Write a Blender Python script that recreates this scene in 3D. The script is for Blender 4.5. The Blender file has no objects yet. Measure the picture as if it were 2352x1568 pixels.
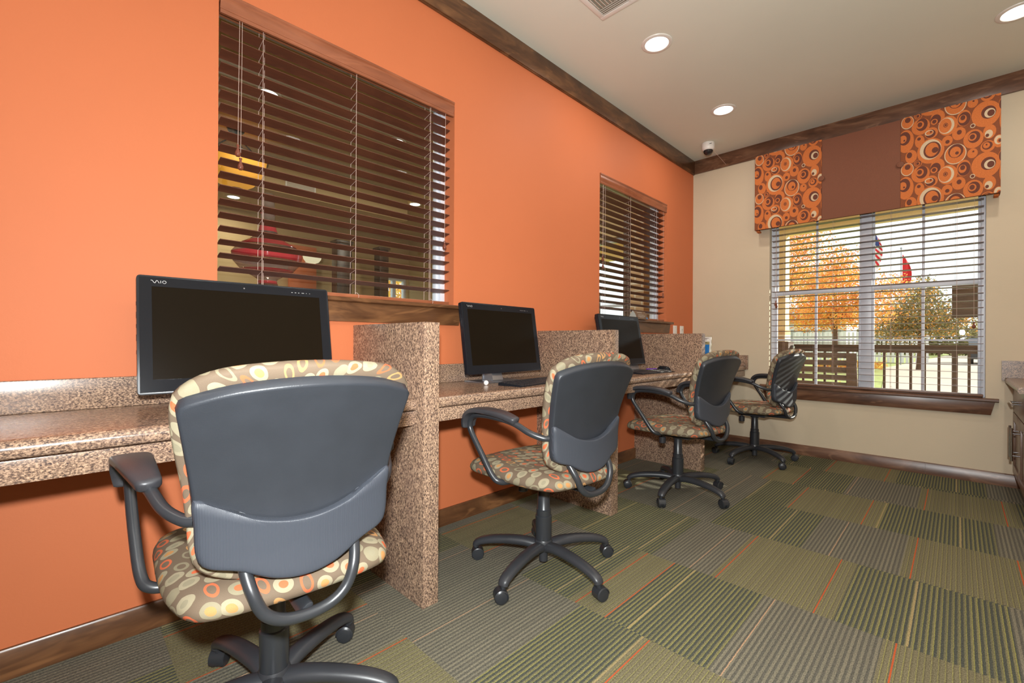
import bpy, bmesh, math, random
from mathutils import Vector, Matrix
R = math.radians
PI = math.pi
random.seed(7)
SC = bpy.context.scene
COL = SC.collection

# ------------------------------------------------------------------ camera
F, PITCH, ROLL, YAW = 1032.94, 0.000587, 0.00548, 0.78132
CAM = Vector((1.8878, 0.0, 0.95))
fw = Vector((-math.sin(YAW)*math.cos(PITCH), math.cos(YAW)*math.cos(PITCH), math.sin(PITCH)))
rt = Vector((math.cos(YAW), math.sin(YAW), 0.0))
up = rt.cross(fw)
r2 = rt*math.cos(ROLL) + up*math.sin(ROLL)
u2 = -rt*math.sin(ROLL) + up*math.cos(ROLL)
cd = bpy.data.cameras.new('camera')
cd.sensor_width = 36.0
cd.lens = F*36.0/2352.0
cd.clip_start = 0.02
cd.clip_end = 400
co = bpy.data.objects.new('camera', cd)
COL.objects.link(co)
m4 = Matrix(((r2.x, u2.x, -fw.x, CAM.x), (r2.y, u2.y, -fw.y, CAM.y), (r2.z, u2.z, -fw.z, CAM.z), (0, 0, 0, 1)))
co.matrix_world = m4
SC.camera = co

# ------------------------------------------------------------------ world, sun, flash, exposure
SC.view_settings.view_transform = 'Standard'
SC.view_settings.look = 'None'
SC.view_settings.exposure = 0.0
SC.view_settings.gamma = 1.0
SC.view_settings.use_curve_mapping = False
w = bpy.data.worlds.new('sky')
SC.world = w
w.use_nodes = True
bg = w.node_tree.nodes['Background']
bg.inputs[0].default_value = (0.93, 0.965, 1.0, 1)
bg.inputs[1].default_value = 1.5

def light(name, kind, loc, power, color=(1, 1, 1), size=0.1, direction=None, **kw):
    l = bpy.data.lights.new(name, kind)
    l.energy = power
    l.color = color
    if kind == 'AREA':
        l.size = size
        l.shape = kw.get('shape', 'DISK')
        if 'spread' in kw: l.spread = kw['spread']
    elif kind == 'SUN':
        l.angle = R(0.6)
    else:
        l.shadow_soft_size = size
    o = bpy.data.objects.new(name, l)
    COL.objects.link(o)
    o.location = loc
    if direction is not None:
        o.rotation_euler = Vector(direction).to_track_quat('-Z', 'Y').to_euler()
    return o

light('sun_light', 'SUN', (6, 10, 8), 9.0, (1.0, 0.93, 0.80), direction=(-0.80, -1.0, -0.45))
FLASH = light('camera_flash', 'AREA', (1.93, -0.04, 1.12), 70.0, (0.96, 1.0, 1.0), 0.07, direction=(-0.59, 0.80, -0.16))
light('ceiling_fill_light', 'AREA', (2.45, -0.80, 1.30), 20.0, (0.93, 0.98, 1.0), 0.20, direction=(-0.16, 0.66, 0.74), spread=R(100))  # added fill to brighten the ceiling, no second flash is known
D = 4.4703
H = 2.7557
LIGHTS = [(0.59, 3.62), (0.59, 2.536), (2.115, 3.658), (2.115, 2.56), (2.115, 1.46), (0.59, -0.75), (2.115, 0.36), (2.115, -0.75)]
LOBBY = [(-1.707, 1.071), (-1.73, 2.145), (-4.6, 1.544), (-3.2, 3.3), (-3.4, -0.6), (-1.2, 3.55)]  # last one added to brighten the slats of the corner blind
for i, (x, y) in enumerate(LIGHTS):
    light('downlight_lamp', 'AREA', (x, y, H-0.016), 5.0, (1.0, 0.93, 0.83), 0.085, direction=(0, 0, -1))
for i, (x, y) in enumerate(LOBBY):
    light('lobby_lamp', 'AREA', (x, y, H-0.016), 13.0, (1.0, 0.90, 0.74), 0.085, direction=(0, 0, -1))

# ------------------------------------------------------------------ materials
def s2l(c):
    c = c/255.0
    return c/12.92 if c <= 0.04045 else ((c+0.055)/1.055)**2.4
def rgb(r, g, b): return (s2l(r), s2l(g), s2l(b), 1.0)

class NT:
    def __init__(s, name):
        s.m = bpy.data.materials.new(name)
        s.m.use_nodes = True
        s.t = s.m.node_tree
        s.n = s.t.nodes
        s.b = s.n['Principled BSDF']
        s.out = s.n['Material Output']
    def node(s, typ, **kw):
        n = s.n.new(typ)
        for k, v in kw.items():
            if k.startswith('i_'):
                key = k[2:]
                key = int(key) if key.isdigit() else key
                n.inputs[key].default_value = v
            else:
                setattr(n, k, v)
        return n
    def link(s, a, b): s.t.links.new(a, b)
    def coords(s, which='Object', scale=(1, 1, 1), loc=(0, 0, 0), rot=(0, 0, 0)):
        tc = s.node('ShaderNodeTexCoord')
        mp = s.node('ShaderNodeMapping')
        mp.inputs['Scale'].default_value = scale
        mp.inputs['Location'].default_value = loc
        mp.inputs['Rotation'].default_value = rot
        s.link(tc.outputs[which], mp.inputs['Vector'])
        return mp.outputs[0]
    def noise(s, vec, scale, detail=4, rough=0.55, dist=0.0, out='Fac'):
        n = s.node('ShaderNodeTexNoise')
        n.inputs['Scale'].default_value = scale
        n.inputs['Detail'].default_value = detail
        n.inputs['Roughness'].default_value = rough
        n.inputs['Distortion'].default_value = dist
        if vec is not None: s.link(vec, n.inputs['Vector'])
        return n.outputs[out]
    def ramp(s, fac, stops, interp='LINEAR'):
        n = s.node('ShaderNodeValToRGB')
        cr = n.color_ramp
        cr.interpolation = interp
        while len(cr.elements) < len(stops): cr.elements.new(0.5)
        for e, (p, c) in zip(cr.elements, stops):
            e.position = p
            e.color = c if len(c) == 4 else (*c, 1)
        s.link(fac, n.inputs[0])
        return n.outputs[0]
    def math(s, op, a, b=None, c=None, clamp=False):
        n = s.node('ShaderNodeMath', operation=op)
        n.use_clamp = clamp
        for i, v in enumerate((a, b, c)):
            if v is None: continue
            if isinstance(v, (int, float)): n.inputs[i].default_value = v
            else: s.link(v, n.inputs[i])
        return n.outputs[0]
    def mix(s, fac, a, b, blend='MIX'):
        n = s.node('ShaderNodeMix', data_type='RGBA', blend_type=blend)
        for i, v in ((0, fac), (6, a), (7, b)):
            if isinstance(v, (int, float)): n.inputs[i].default_value = v
            elif isinstance(v, tuple): n.inputs[i].default_value = v
            else: s.link(v, n.inputs[i])
        return n.outputs[2]
    def bump(s, h, strength=0.2, dist=0.002):
        n = s.node('ShaderNodeBump')
        n.inputs['Strength'].default_value = strength
        n.inputs['Distance'].default_value = dist
        s.link(h, n.inputs['Height'])
        s.link(n.outputs[0], s.b.inputs['Normal'])
    def set(s, color=None, rough=None, metal=None, spec=None):
        if color is not None:
            if isinstance(color, tuple): s.b.inputs['Base Color'].default_value = color
            else: s.link(color, s.b.inputs['Base Color'])
        if rough is not None:
            if isinstance(rough, (int, float)): s.b.inputs['Roughness'].default_value = rough
            else: s.link(rough, s.b.inputs['Roughness'])
        if metal is not None: s.b.inputs['Metallic'].default_value = metal
        if spec is not None: s.b.inputs['Specular IOR Level'].default_value = spec
        return s.m

def plain(name, c, rough=0.5, metal=0.0, spec=0.5, var=0.06, nscale=30, bump=0.0, bscale=200):
    t = NT(name)
    v = t.coords()
    f = t.noise(v, nscale)
    lo = tuple(x*(1-var) for x in c[:3]) + (1,)
    hi = tuple(min(1, x*(1+var)) for x in c[:3]) + (1,)
    t.set(t.ramp(f, [(0.3, lo), (0.7, hi)]), rough, metal, spec)
    if bump: t.bump(t.noise(v, bscale, 2), bump, 0.001)
    return t.m

def paint(name, c, bump=0.25):
    t = NT(name)
    v = t.coords()
    f = t.noise(v, 1.2, 3)
    lo = tuple(x*0.97 for x in c[:3]) + (1,)
    hi = tuple(min(1, x*1.03) for x in c[:3]) + (1,)
    t.set(t.ramp(f, [(0.3, lo), (0.7, hi)]), 0.62, 0, 0.35)
    t.bump(t.noise(v, 90, 3, 0.6), bump, 0.0015)
    return t.m

def wood(name, base, dark, light_, axis='y', rough=0.38, grain=1.0):
    t = NT(name)
    sc = {'x': (1.0, 9, 9), 'y': (9, 1.0, 9), 'z': (9, 9, 1.0)}[axis]
    v = t.coords(scale=sc)
    v2 = t.coords(scale=tuple(0.55*q if q > 2 else 1.4 for q in sc))
    big = t.noise(v2, 1.7, 3, 0.6, 1.6)
    fine = t.noise(v, 7*grain, 6, 0.65, 0.4)
    knots = t.noise(v2, 0.9, 2, 0.5, 4.0)
    c1 = t.ramp(big, [(0.30, dark), (0.48, base), (0.70, light_)])
    c2 = t.ramp(fine, [(0.35, dark), (0.6, base)])
    c = t.mix(0.38, c1, c2)
    kf = t.ramp(knots, [(0.60, (0, 0, 0, 1)), (0.66, (1, 1, 1, 1)), (0.70, (0.2, 0.2, 0.2, 1))])
    c = t.mix(t.math('MULTIPLY', kf, 0.55), c, light_)
    t.set(c, rough, 0, 0.5)
    t.bump(fine, 0.12, 0.001)
    return t.m

def granite(name, sc=(1, 1, 1), rough=0.3, tone=1.0):
    t = NT(name)
    v = t.coords(scale=sc)
    n1 = t.noise(v, 215, 5, 0.66, 0.3)
    n2 = t.noise(v, 62, 4, 0.6, 0.8)
    n3 = t.noise(v, 230, 3, 0.6, 0.2)
    n4 = t.noise(v, 11, 3, 0.55)
    k = tone
    def q(r, g, b): return tuple(x*k for x in rgb(r, g, b)[:3]) + (1,)
    c = t.ramp(n1, [(0.38, q(66, 54, 50)), (0.46, q(122, 98, 82)), (0.53, q(168, 138, 114)), (0.64, q(206, 174, 146))])
    c = t.mix(t.ramp(n2, [(0.36, (0.5, 0.5, 0.5, 1)), (0.46, (0, 0, 0, 1))]), c, q(98, 80, 70))
    c = t.mix(t.ramp(n3, [(0.33, (1, 1, 1, 1)), (0.41, (0, 0, 0, 1))]), c, q(46, 36, 42))
    c = t.mix(t.ramp(n4, [(0.35, (0.22, 0.22, 0.22, 1)), (0.6, (0, 0, 0, 1))]), c, q(120, 96, 88))
    t.set(c, rough, 0, 0.5)
    return t.m

def emit(name, c, strength):
    t = NT(name)
    t.set((0, 0, 0, 1), 0.5)
    t.b.inputs['Emission Color'].default_value = c
    t.b.inputs['Emission Strength'].default_value = strength
    return t.m

def pane_glass(name, tint=(0.97, 0.99, 0.98, 1), gloss=1.0):
    t = NT(name)
    t.n.remove(t.b)
    tr = t.node('ShaderNodeBsdfTransparent')
    tr.inputs[0].default_value = tint
    gl = t.node('ShaderNodeBsdfGlossy')
    gl.inputs['Roughness'].default_value = 0.0
    ge = t.node('ShaderNodeNewGeometry')
    dt = t.node('ShaderNodeVectorMath', operation='DOT_PRODUCT')
    t.link(ge.outputs['Incoming'], dt.inputs[0]); t.link(ge.outputs['Normal'], dt.inputs[1])
    cosv = t.math('ABSOLUTE', dt.outputs['Value'])
    sch = t.math('ADD', 0.04, t.math('MULTIPLY', 0.96, t.math('POWER', t.math('SUBTRACT', 1.0, cosv, clamp=True), 5.0)))
    mx = t.node('ShaderNodeMixShader')
    f = t.math('MULTIPLY', sch, gloss)
    t.link(f, mx.inputs[0])
    t.link(tr.outputs[0], mx.inputs[1])
    t.link(gl.outputs[0], mx.inputs[2])
    t.link(mx.outputs[0], t.out.inputs[0])
    return t.m

M = {}
M['orange'] = paint('orange_wall_paint', rgb(203, 114, 72))
M['cream'] = paint('cream_wall_paint', rgb(206, 190, 164))
M['ceil'] = paint('ceiling_paint', rgb(222, 222, 208), 0.15)
M['lobbywall'] = paint('lobby_wall_paint', rgb(190, 165, 120))
M['white_vinyl'] = plain('white_vinyl', rgb(222, 226, 236), 0.35, var=0.02)
M['white_plastic'] = plain('white_plastic', rgb(232, 228, 222), 0.4, var=0.02)
M['blackplas'] = plain('black_textured_plastic', rgb(43, 46, 52), 0.42, var=0.08, nscale=12, bump=0.25, bscale=420)
M['blacksoft'] = plain('black_arm_plastic', rgb(52, 52, 56), 0.40, var=0.08, nscale=20, bump=0.15, bscale=500)
M['blackmetal'] = plain('black_painted_steel', rgb(44, 46, 50), 0.32, 0.0, 0.6, var=0.05)
M['blackbase'] = plain('black_nylon_base', rgb(50, 51, 55), 0.38, var=0.12, nscale=9, bump=0.1, bscale=300)
M['rubber'] = plain('black_caster_plastic', rgb(42, 44, 48), 0.35, var=0.06)
M['bezel'] = plain('glossy_black_bezel', rgb(27, 29, 34), 0.16, 0, 0.22, var=0.03)
M['case'] = plain('black_monitor_case', rgb(28, 30, 36), 0.25, 0, 0.3, var=0.04)
M['screen'] = plain('dark_screen_glass', rgb(25, 19, 12), 0.22, 0, 0.08, var=0.05, nscale=3)
M['silver'] = plain('brushed_silver', rgb(170, 172, 178), 0.28, 0.85, var=0.04)
M['chrome'] = plain('polished_chrome', rgb(205, 205, 210), 0.12, 1.0, var=0.02)
M['slat'] = wood('blind_slat_wood', rgb(100, 56, 38), rgb(78, 43, 30), rgb(116, 68, 46), 'y', 0.42)
M['slatx'] = wood('blind_slat_wood_x', rgb(108, 76, 58), rgb(84, 58, 44), rgb(128, 92, 70), 'x', 0.35)
M['valwood'] = wood('blind_valance_wood', rgb(150, 86, 56), rgb(124, 68, 44), rgb(170, 102, 70), 'y', 0.35)
M['trim'] = wood('stained_trim', rgb(98, 64, 40), rgb(66, 40, 24), rgb(142, 98, 62), 'y', 0.3)
M['trimx'] = wood('stained_trim_x', rgb(104, 70, 50), rgb(70, 45, 32), rgb(144, 106, 80), 'x', 0.3)
M['cabwood'] = wood('cabinet_wood', rgb(112, 84, 68), rgb(86, 62, 50), rgb(138, 108, 90), 'z', 0.3)
M['laminate'] = granite('granite_laminate', (1.15, 0.75, 1.25), 0.25)
M['laminate_v'] = granite('granite_laminate_panel', (1.15, 1.15, 0.62), 0.27)
M['laminate_r'] = granite('granite_laminate_grey', (1, 1, 1), 0.3, 0.85)
M['cord'] = plain('blind_cord', rgb(206, 180, 168), 0.7)
M['tassel'] = plain('tassel_wood', rgb(120, 66, 50), 0.2)
M['glass'] = pane_glass('window_glass', gloss=1.0)
M['brownfab'] = plain('brown_tweed_fabric', rgb(126, 82, 64), 0.9, 0, 0.2, var=0.28, nscale=420, bump=0.5, bscale=600)
M['fabO'] = plain('valance_orange', rgb(198, 112, 60), 0.85, 0, 0.2, var=0.12, nscale=160)
M['fabB'] = plain('valance_brown', rgb(104, 62, 50), 0.85, 0, 0.2, var=0.12, nscale=160)
M['fabC'] = plain('valance_cream', rgb(205, 182, 150), 0.85, 0, 0.2, var=0.06, nscale=160)
M['fabG'] = plain('valance_ground', rgb(132, 76, 50), 0.85, 0, 0.2, var=0.14, nscale=160)
M['lampglow'] = emit('lamp_glow', (1.0, 0.97, 0.92, 1), 5.0)
M['lobbyglow'] = emit('lobby_lamp_glow', (1.0, 0.96, 0.88, 1), 3.0)
M['domeblack'] = plain('camera_dome_glass', rgb(40, 38, 40), 0.05)
M['white_paint'] = plain('white_enamel', rgb(225, 220, 212), 0.35, var=0.02)
M['vent_dark'] = plain('vent_dark', rgb(150, 138, 122), 0.8)

def fabric():
    t = NT('oval_print_fabric')
    v = t.coords('UV', scale=(23, 23, 1), rot=(0, 0, 0.35))
    def vor(feature, rnd=0.30):
        n = t.node('ShaderNodeTexVoronoi', feature=feature)
        n.voronoi_dimensions = '2D'
        n.inputs['Scale'].default_value = 1.0
        n.inputs['Randomness'].default_value = rnd
        t.link(v, n.inputs['Vector'])
        return n
    f1 = vor('F1')
    sep = t.node('ShaderNodeSeparateColor')
    t.link(f1.outputs['Color'], sep.inputs[0])
    ra, rb, rc = sep.outputs
    off = t.node('ShaderNodeVectorMath', operation='SUBTRACT')
    t.link(v, off.inputs[0]); t.link(f1.outputs['Position'], off.inputs[1])
    rot = t.node('ShaderNodeVectorRotate', rotation_type='Z_AXIS')
    t.link(off.outputs[0], rot.inputs['Vector'])
    iscol = t.math('MULTIPLY', t.math('GREATER_THAN', ra, 0.50), t.math('LESS_THAN', ra, 0.86))
    t.link(t.math('ADD', t.math('MULTIPLY', iscol, 0.75), t.math('MULTIPLY', rb, 0.35)), rot.inputs['Angle'])
    sp = t.node('ShaderNodeSeparateXYZ'); t.link(rot.outputs[0], sp.inputs[0])
    ax = t.math('ADD', 1.12, t.math('MULTIPLY', iscol, 0.42))
    ay = t.math('SUBTRACT', 0.92, t.math('MULTIPLY', iscol, 0.10))
    d = t.math('SQRT', t.math('ADD', t.math('POWER', t.math('MULTIPLY', sp.outputs[1], ax), 2.0), t.math('POWER', t.math('MULTIPLY', sp.outputs[0], ay), 2.0)))
    outer = t.math('ADD', 0.40, t.math('MULTIPLY', rc, 0.06))
    inner = t.math('MULTIPLY', outer, t.math('ADD', t.math('ADD', 0.40, t.math('MULTIPLY', rb, 0.18)), t.math('MULTIPLY', iscol, 0.10)))
    bgc = rgb(106, 91, 76)
    ring = t.ramp(ra, [(0.0, rgb(148, 139, 116)), (0.50, rgb(192, 98, 66)), (0.66, rgb(178, 134, 88)), (0.76, rgb(134, 126, 104))], 'CONSTANT')
    dot = t.ramp(rb, [(0.0, rgb(134, 127, 106)), (0.30, rgb(196, 98, 64)), (0.62, rgb(178, 130, 82)), (0.80, rgb(134, 127, 106))], 'CONSTANT')
    dot = t.mix(iscol, dot, bgc)
    in_o = t.math('LESS_THAN', d, outer)
    in_i = t.math('LESS_THAN', d, inner)
    c = t.mix(in_o, bgc, ring)
    c = t.mix(in_i, c, dot)
    fn = t.noise(t.coords('UV'), 900, 2)
    c = t.mix(0.16, c, t.ramp(fn, [(0.3, (0.1, 0.08, 0.06, 1)), (0.7, (0.9, 0.85, 0.75, 1))]), 'SOFT_LIGHT')
    t.set(c, 0.75, 0, 0.25)
    t.bump(fn, 0.2, 0.0005)
    return t.m
M['fabric'] = fabric()

def ribbed():
    t = NT('ribbed_black_plastic')
    v = t.coords()
    wv = t.node('ShaderNodeTexWave', wave_type='BANDS', bands_direction='X')
    wv.inputs['Scale'].default_value = 135
    t.link(v, wv.inputs['Vector'])
    t.set(t.ramp(wv.outputs['Fac'], [(0.0, rgb(50, 54, 62)), (1.0, rgb(66, 70, 79))]), 0.45, 0, 0.5)
    t.bump(wv.outputs['Fac'], 0.3, 0.0008)
    return t.m
M['ribbed'] = ribbed()

def carpet(name, stops, period, accent, acol, aperiod):
    """striped loop-pile carpet: stripes run along world y"""
    t = NT(name)
    v = t.coords()
    sep = t.node('ShaderNodeSeparateXYZ')
    t.link(v, sep.inputs[0])
    x, y = sep.outputs[0], sep.outputs[1]
    wob = t.math('MULTIPLY', t.math('SUBTRACT', t.noise(v, 45, 2), 0.5), 0.0030)
    row = t.math('FLOOR', t.math('DIVIDE', t.math('SUBTRACT', y, 0.244), 0.5455))
    rown = t.node('ShaderNodeTexWhiteNoise', noise_dimensions='1D')
    t.link(row, rown.inputs['W'])
    xx = t.math('ADD', t.math('ADD', x, wob), t.math('MULTIPLY', rown.outputs['Value'], 0.5))
    fr = t.math('FRACT', t.math('DIVIDE', xx, period))
    c = t.ramp(fr, stops)
    ci = t.math('FLOOR', t.math('DIVIDE', xx, period))
    wn = t.node('ShaderNodeTexWhiteNoise', noise_dimensions='1D')
    t.link(ci, wn.inputs['W'])
    # occasional accent threads
    af = t.math('FRACT', t.math('DIVIDE', xx, aperiod))
    am = t.math('LESS_THAN', af, accent)
    c = t.mix(am, c, acol)
    c = t.mix(t.math('MULTIPLY', wn.outputs['Value'], 0.35), c, stops[0][1])
    loop = t.noise(t.coords(scale=(1, 0.6, 1)), 330, 3, 0.6)
    c = t.mix(0.55, c, t.ramp(loop, [(0.32, (0.06, 0.06, 0.05, 1)), (0.68, (0.95, 0.92, 0.85, 1))]), 'SOFT_LIGHT')
    t.set(c, 0.95, 0, 0.1)
    t.bump(loop, 0.6, 0.003)
    return t.m
dk = rgb(66, 68, 62)
M['carpY'] = carpet('carpet_dark_olive', [(0.0, rgb(72, 75, 70)), (0.40, rgb(78, 80, 73)), (0.50, rgb(118, 113, 86)), (0.74, rgb(122, 117, 86)), (0.84, rgb(146, 143, 82)), (1.0, rgb(74, 76, 70))], 0.0150, 0.022, rgb(158, 142, 102), 0.31)
M['carpT'] = carpet('carpet_taupe', [(0.0, rgb(88, 86, 79)), (0.38, rgb(94, 92, 84)), (0.50, rgb(124, 119, 104)), (0.88, rgb(122, 117, 102)), (1.0, rgb(88, 86, 78))], 0.0150, 0.010, rgb(176, 144, 116), 0.37)
M['carpL'] = carpet('carpet_light_olive', [(0.0, rgb(98, 93, 74)), (0.25, rgb(117, 111, 89)), (0.74, rgb(114, 108, 87)), (0.82, rgb(148, 145, 86)), (0.93, rgb(110, 105, 82)), (1.0, rgb(98, 93, 74))], 0.0150, 0.0, rgb(150, 150, 80), 0.5)
M['carpO'] = plain('carpet_orange_thread', rgb(176, 84, 50), 0.95, 0, 0.1, var=0.25, nscale=300)

# ------------------------------------------------------------------ mesh helpers
class MB:
    def __init__(s):
        s.v = []; s.f = []; s.mi = []; s.uv = {}
    def add(s, vs, fs, mi=0, uvs=None):
        o = len(s.v)
        s.v += [tuple(q) for q in vs]
        for k, f in enumerate(fs):
            s.f.append(tuple(i+o for i in f)); s.mi.append(mi)
            if uvs: s.uv[len(s.f)-1] = [uvs[i] for i in f]
        return s
    def box(s, a, b, mi=0, rot=None, piv=None):
        x0, y0, z0 = a; x1, y1, z1 = b
        vs = [Vector(q) for q in ((x0, y0, z0), (x1, y0, z0), (x1, y1, z0), (x0, y1, z0), (x0, y0, z1), (x1, y0, z1), (x1, y1, z1), (x0, y1, z1))]
        if rot is not None:
            pv = Vector(piv) if piv else Vector(((x0+x1)/2, (y0+y1)/2, (z0+z1)/2))
            vs = [rot @ (q-pv) + pv for q in vs]
        return s.add(vs, [(0, 3, 2, 1), (4, 5, 6, 7), (0, 1, 5, 4), (1, 2, 6, 5), (2, 3, 7, 6), (3, 0, 4, 7)], mi)
    def cyl(s, p0, p1, r0, r1=None, n=24, mi=0, caps=True):
        r1 = r0 if r1 is None else r1
        p0 = Vector(p0); p1 = Vector(p1)
        d = (p1-p0).normalized()
        a = d.orthogonal().normalized(); b = d.cross(a)
        vs = []
        for p, r in ((p0, r0), (p1, r1)):
            for i in range(n):
                t = 2*PI*i/n
                vs.append(p + a*math.cos(t)*r + b*math.sin(t)*r)
        fs = [(i, (i+1) % n, n+(i+1) % n, n+i) for i in range(n)]
        if caps: fs += [tuple(reversed(range(n))), tuple(range(n, 2*n))]
        return s.add(vs, fs, mi)
    def lathe(s, prof, c=(0, 0, 0), n=32, mi=0, axis='z', close=True):
        """prof: list of (r, h)"""
        vs = []
        for r, h in prof:
            for i in range(n):
                t = 2*PI*i/n
                q = (math.cos(t)*r, math.sin(t)*r, h)
                if axis == 'x': q = (q[2], q[0], q[1])
                if axis == 'y': q = (q[1], q[2], q[0])
                vs.append((q[0]+c[0], q[1]+c[1], q[2]+c[2]))
        fs = []
        for k in range(len(prof)-1):
            for i in range(n):
                j = (i+1) % n
                fs.append((k*n+i, k*n+j, (k+1)*n+j, (k+1)*n+i))
        if close:
            fs.append(tuple(reversed(range(n))))
            fs.append(tuple(range((len(prof)-1)*n, len(prof)*n)))
        return s.add(vs, fs, mi)
    def tube(s, pts, r, n=14, mi=0, sub=8, smooth=True, rfun=None, flat=1.0, upv=None):
        P = [Vector(p) for p in pts]
        if smooth and len(P) > 2: P = catmull(P, sub)
        rings = []
        prev = None
        N = len(P)
        for i, p in enumerate(P):
            d = (P[min(i+1, N-1)]-P[max(i-1, 0)]).normalized()
            if prev is None:
                a = Vector(upv) if upv else d.orthogonal()
                a = (a - d*a.dot(d)).normalized()
            else:
                a = (prev - d*prev.dot(d)).normalized()
            prev = a
            b = d.cross(a)
            rr = rfun(i/(N-1)) if rfun else r
            rings.append([p + a*math.cos(2*PI*k/n)*rr + b*math.sin(2*PI*k/n)*rr*flat for k in range(n)])
        vs = [q for rg in rings for q in rg]
        fs = [(i*n+k, i*n+(k+1) % n, (i+1)*n+(k+1) % n, (i+1)*n+k) for i in range(N-1) for k in range(n)]
        fs += [tuple(reversed(range(n))), tuple(range((N-1)*n, N*n))]
        return s.add(vs, fs, mi)
    def prism(s, poly, axis, a, b, mi=0):
        """extrude 2-D polygon along axis from a to b"""
        def P(u, v, t):
            return {'x': (t, u, v), 'y': (u, t, v), 'z': (u, v, t)}[axis]
        n = len(poly)
        vs = [P(u, v, a) for u, v in poly] + [P(u, v, b) for u, v in poly]
        fs = [(i, (i+1) % n, n+(i+1) % n, n+i) for i in range(n)] + [tuple(reversed(range(n))), tuple(range(n, 2*n))]
        return s.add(vs, fs, mi)
    def mesh(s, name, mats, sharp=35, bevel=0, recalc=True):
        me = bpy.data.meshes.new(name)
        me.from_pydata(s.v, [], s.f)
        for m in (mats if isinstance(mats, (list, tuple)) else [mats]): me.materials.append(m)
        me.polygons.foreach_set('material_index', s.mi)
        if s.uv:
            ul = me.uv_layers.new(name='UVMap')
            for p in me.polygons:
                if p.index in s.uv:
                    for li, uvc in zip(p.loop_indices, s.uv[p.index]): ul.data[li].uv = uvc
        bm = bmesh.new()
        bm.from_mesh(me)
        if recalc: bmesh.ops.recalc_face_normals(bm, faces=bm.faces)
        if bevel:
            es = [e for e in bm.edges if len(e.link_faces) == 2 and e.calc_face_angle(0) > R(40)]
            bmesh.ops.bevel(bm, geom=es, offset=bevel, segments=2, profile=0.6, affect='EDGES', clamp_overlap=True)
        for f in bm.faces: f.smooth = True
        for e in bm.edges:
            if len(e.link_faces) == 2 and e.calc_face_angle(0) > R(sharp): e.smooth = False
        bm.to_mesh(me)
        bm.free()
        return me
    def build(s, name, mats, parent=None, sharp=35, bevel=0, recalc=True):
        return obj(name, s.mesh(name, mats, sharp, bevel, recalc), parent)

def catmull(P, sub, closed=False):
    out = []
    N = len(P)
    rng = range(N if closed else N-1)
    for i in rng:
        if closed: p0, p1, p2, p3 = P[(i-1) % N], P[i], P[(i+1) % N], P[(i+2) % N]
        else: p0, p1, p2, p3 = P[max(i-1, 0)], P[i], P[i+1], P[min(i+2, N-1)]
        for k in range(sub):
            t = k/sub
            out.append(0.5*((2*p1) + (p2-p0)*t + (2*p0-5*p1+4*p2-p3)*t*t + (3*p1-p0-3*p2+p3)*t**3))
    if not closed: out.append(P[-1])
    return out

def obj(name, me, parent=None, loc=None, rot=None):
    o = bpy.data.objects.new(name, me)
    COL.objects.link(o)
    if parent is not None: o.parent = parent
    if loc is not None: o.location = loc
    if rot is not None: o.rotation_euler = rot
    return o
def tag(o, label, cat, group=None, kind=None):
    o['label'] = label
    o['category'] = cat
    if group: o['group'] = group
    if kind: o['kind'] = kind
    return o
def thing(name, label, cat, loc=(0, 0, 0), rz=0, group=None, kind=None):
    o = bpy.data.objects.new(name, None)
    COL.objects.link(o)
    o.location = loc
    o.rotation_euler = (0, 0, rz)
    return tag(o, label, cat, group, kind)
def struct(o, label=None, cat=None):
    o['kind'] = 'structure'
    if label: o['label'] = label
    if cat: o['category'] = cat
    return o

def wall_with_holes(name, axis, t0, t1, a0, a1, z0, z1, holes, mats, back_mat=0):
    """wall between planes t0 (room side) and t1, spanning a0..a1; holes list of (a,b,za,zb)"""
    mb = MB()
    cuts_a = sorted({a0, a1, *[h[0] for h in holes], *[h[1] for h in holes]})
    cuts_z = sorted({z0, z1, *[h[2] for h in holes], *[h[3] for h in holes]})
    def solid(i, j):
        if i < 0 or j < 0 or i >= len(cuts_a)-1 or j >= len(cuts_z)-1: return False
        ca = (cuts_a[i]+cuts_a[i+1])/2; cz = (cuts_z[j]+cuts_z[j+1])/2
        return not any(h[0] < ca < h[1] and h[2] < cz < h[3] for h in holes)
    def P(t, a, z): return (t, a, z) if axis == 'x' else (a, t, z)
    for i in range(len(cuts_a)-1):
        for j in range(len(cuts_z)-1):
            if not solid(i, j): continue
            A, B, Z0, Z1 = cuts_a[i], cuts_a[i+1], cuts_z[j], cuts_z[j+1]
            mb.add([P(t0, A, Z0), P(t0, B, Z0), P(t0, B, Z1), P(t0, A, Z1)], [(0, 1, 2, 3)], 0)
            mb.add([P(t1, A, Z0), P(t1, B, Z0), P(t1, B, Z1), P(t1, A, Z1)], [(0, 1, 2, 3)], back_mat)
            for di, dj, q in ((-1, 0, [(A, Z0), (A, Z1)]), (1, 0, [(B, Z0), (B, Z1)]), (0, -1, [(A, Z0), (B, Z0)]), (0, 1, [(A, Z1), (B, Z1)])):
                if not solid(i+di, j+dj):
                    (p, z), (p2, zz) = q
                    mb.add([P(t0, p, z), P(t0, p2, zz), P(t1, p2, zz), P(t1, p, z)], [(0, 1, 2, 3)], 0)
    me = bpy.data.meshes.new(name)
    me.from_pydata(mb.v, [], mb.f)
    for m in mats: me.materials.append(m)
    me.polygons.foreach_set('material_index', mb.mi)
    bm = bmesh.new(); bm.from_mesh(me)
    bmesh.ops.remove_doubles(bm, verts=bm.verts, dist=1e-5)
    bmesh.ops.recalc_face_normals(bm, faces=bm.faces)
    bm.to_mesh(me); bm.free()
    return struct(obj(name, me))

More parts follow.
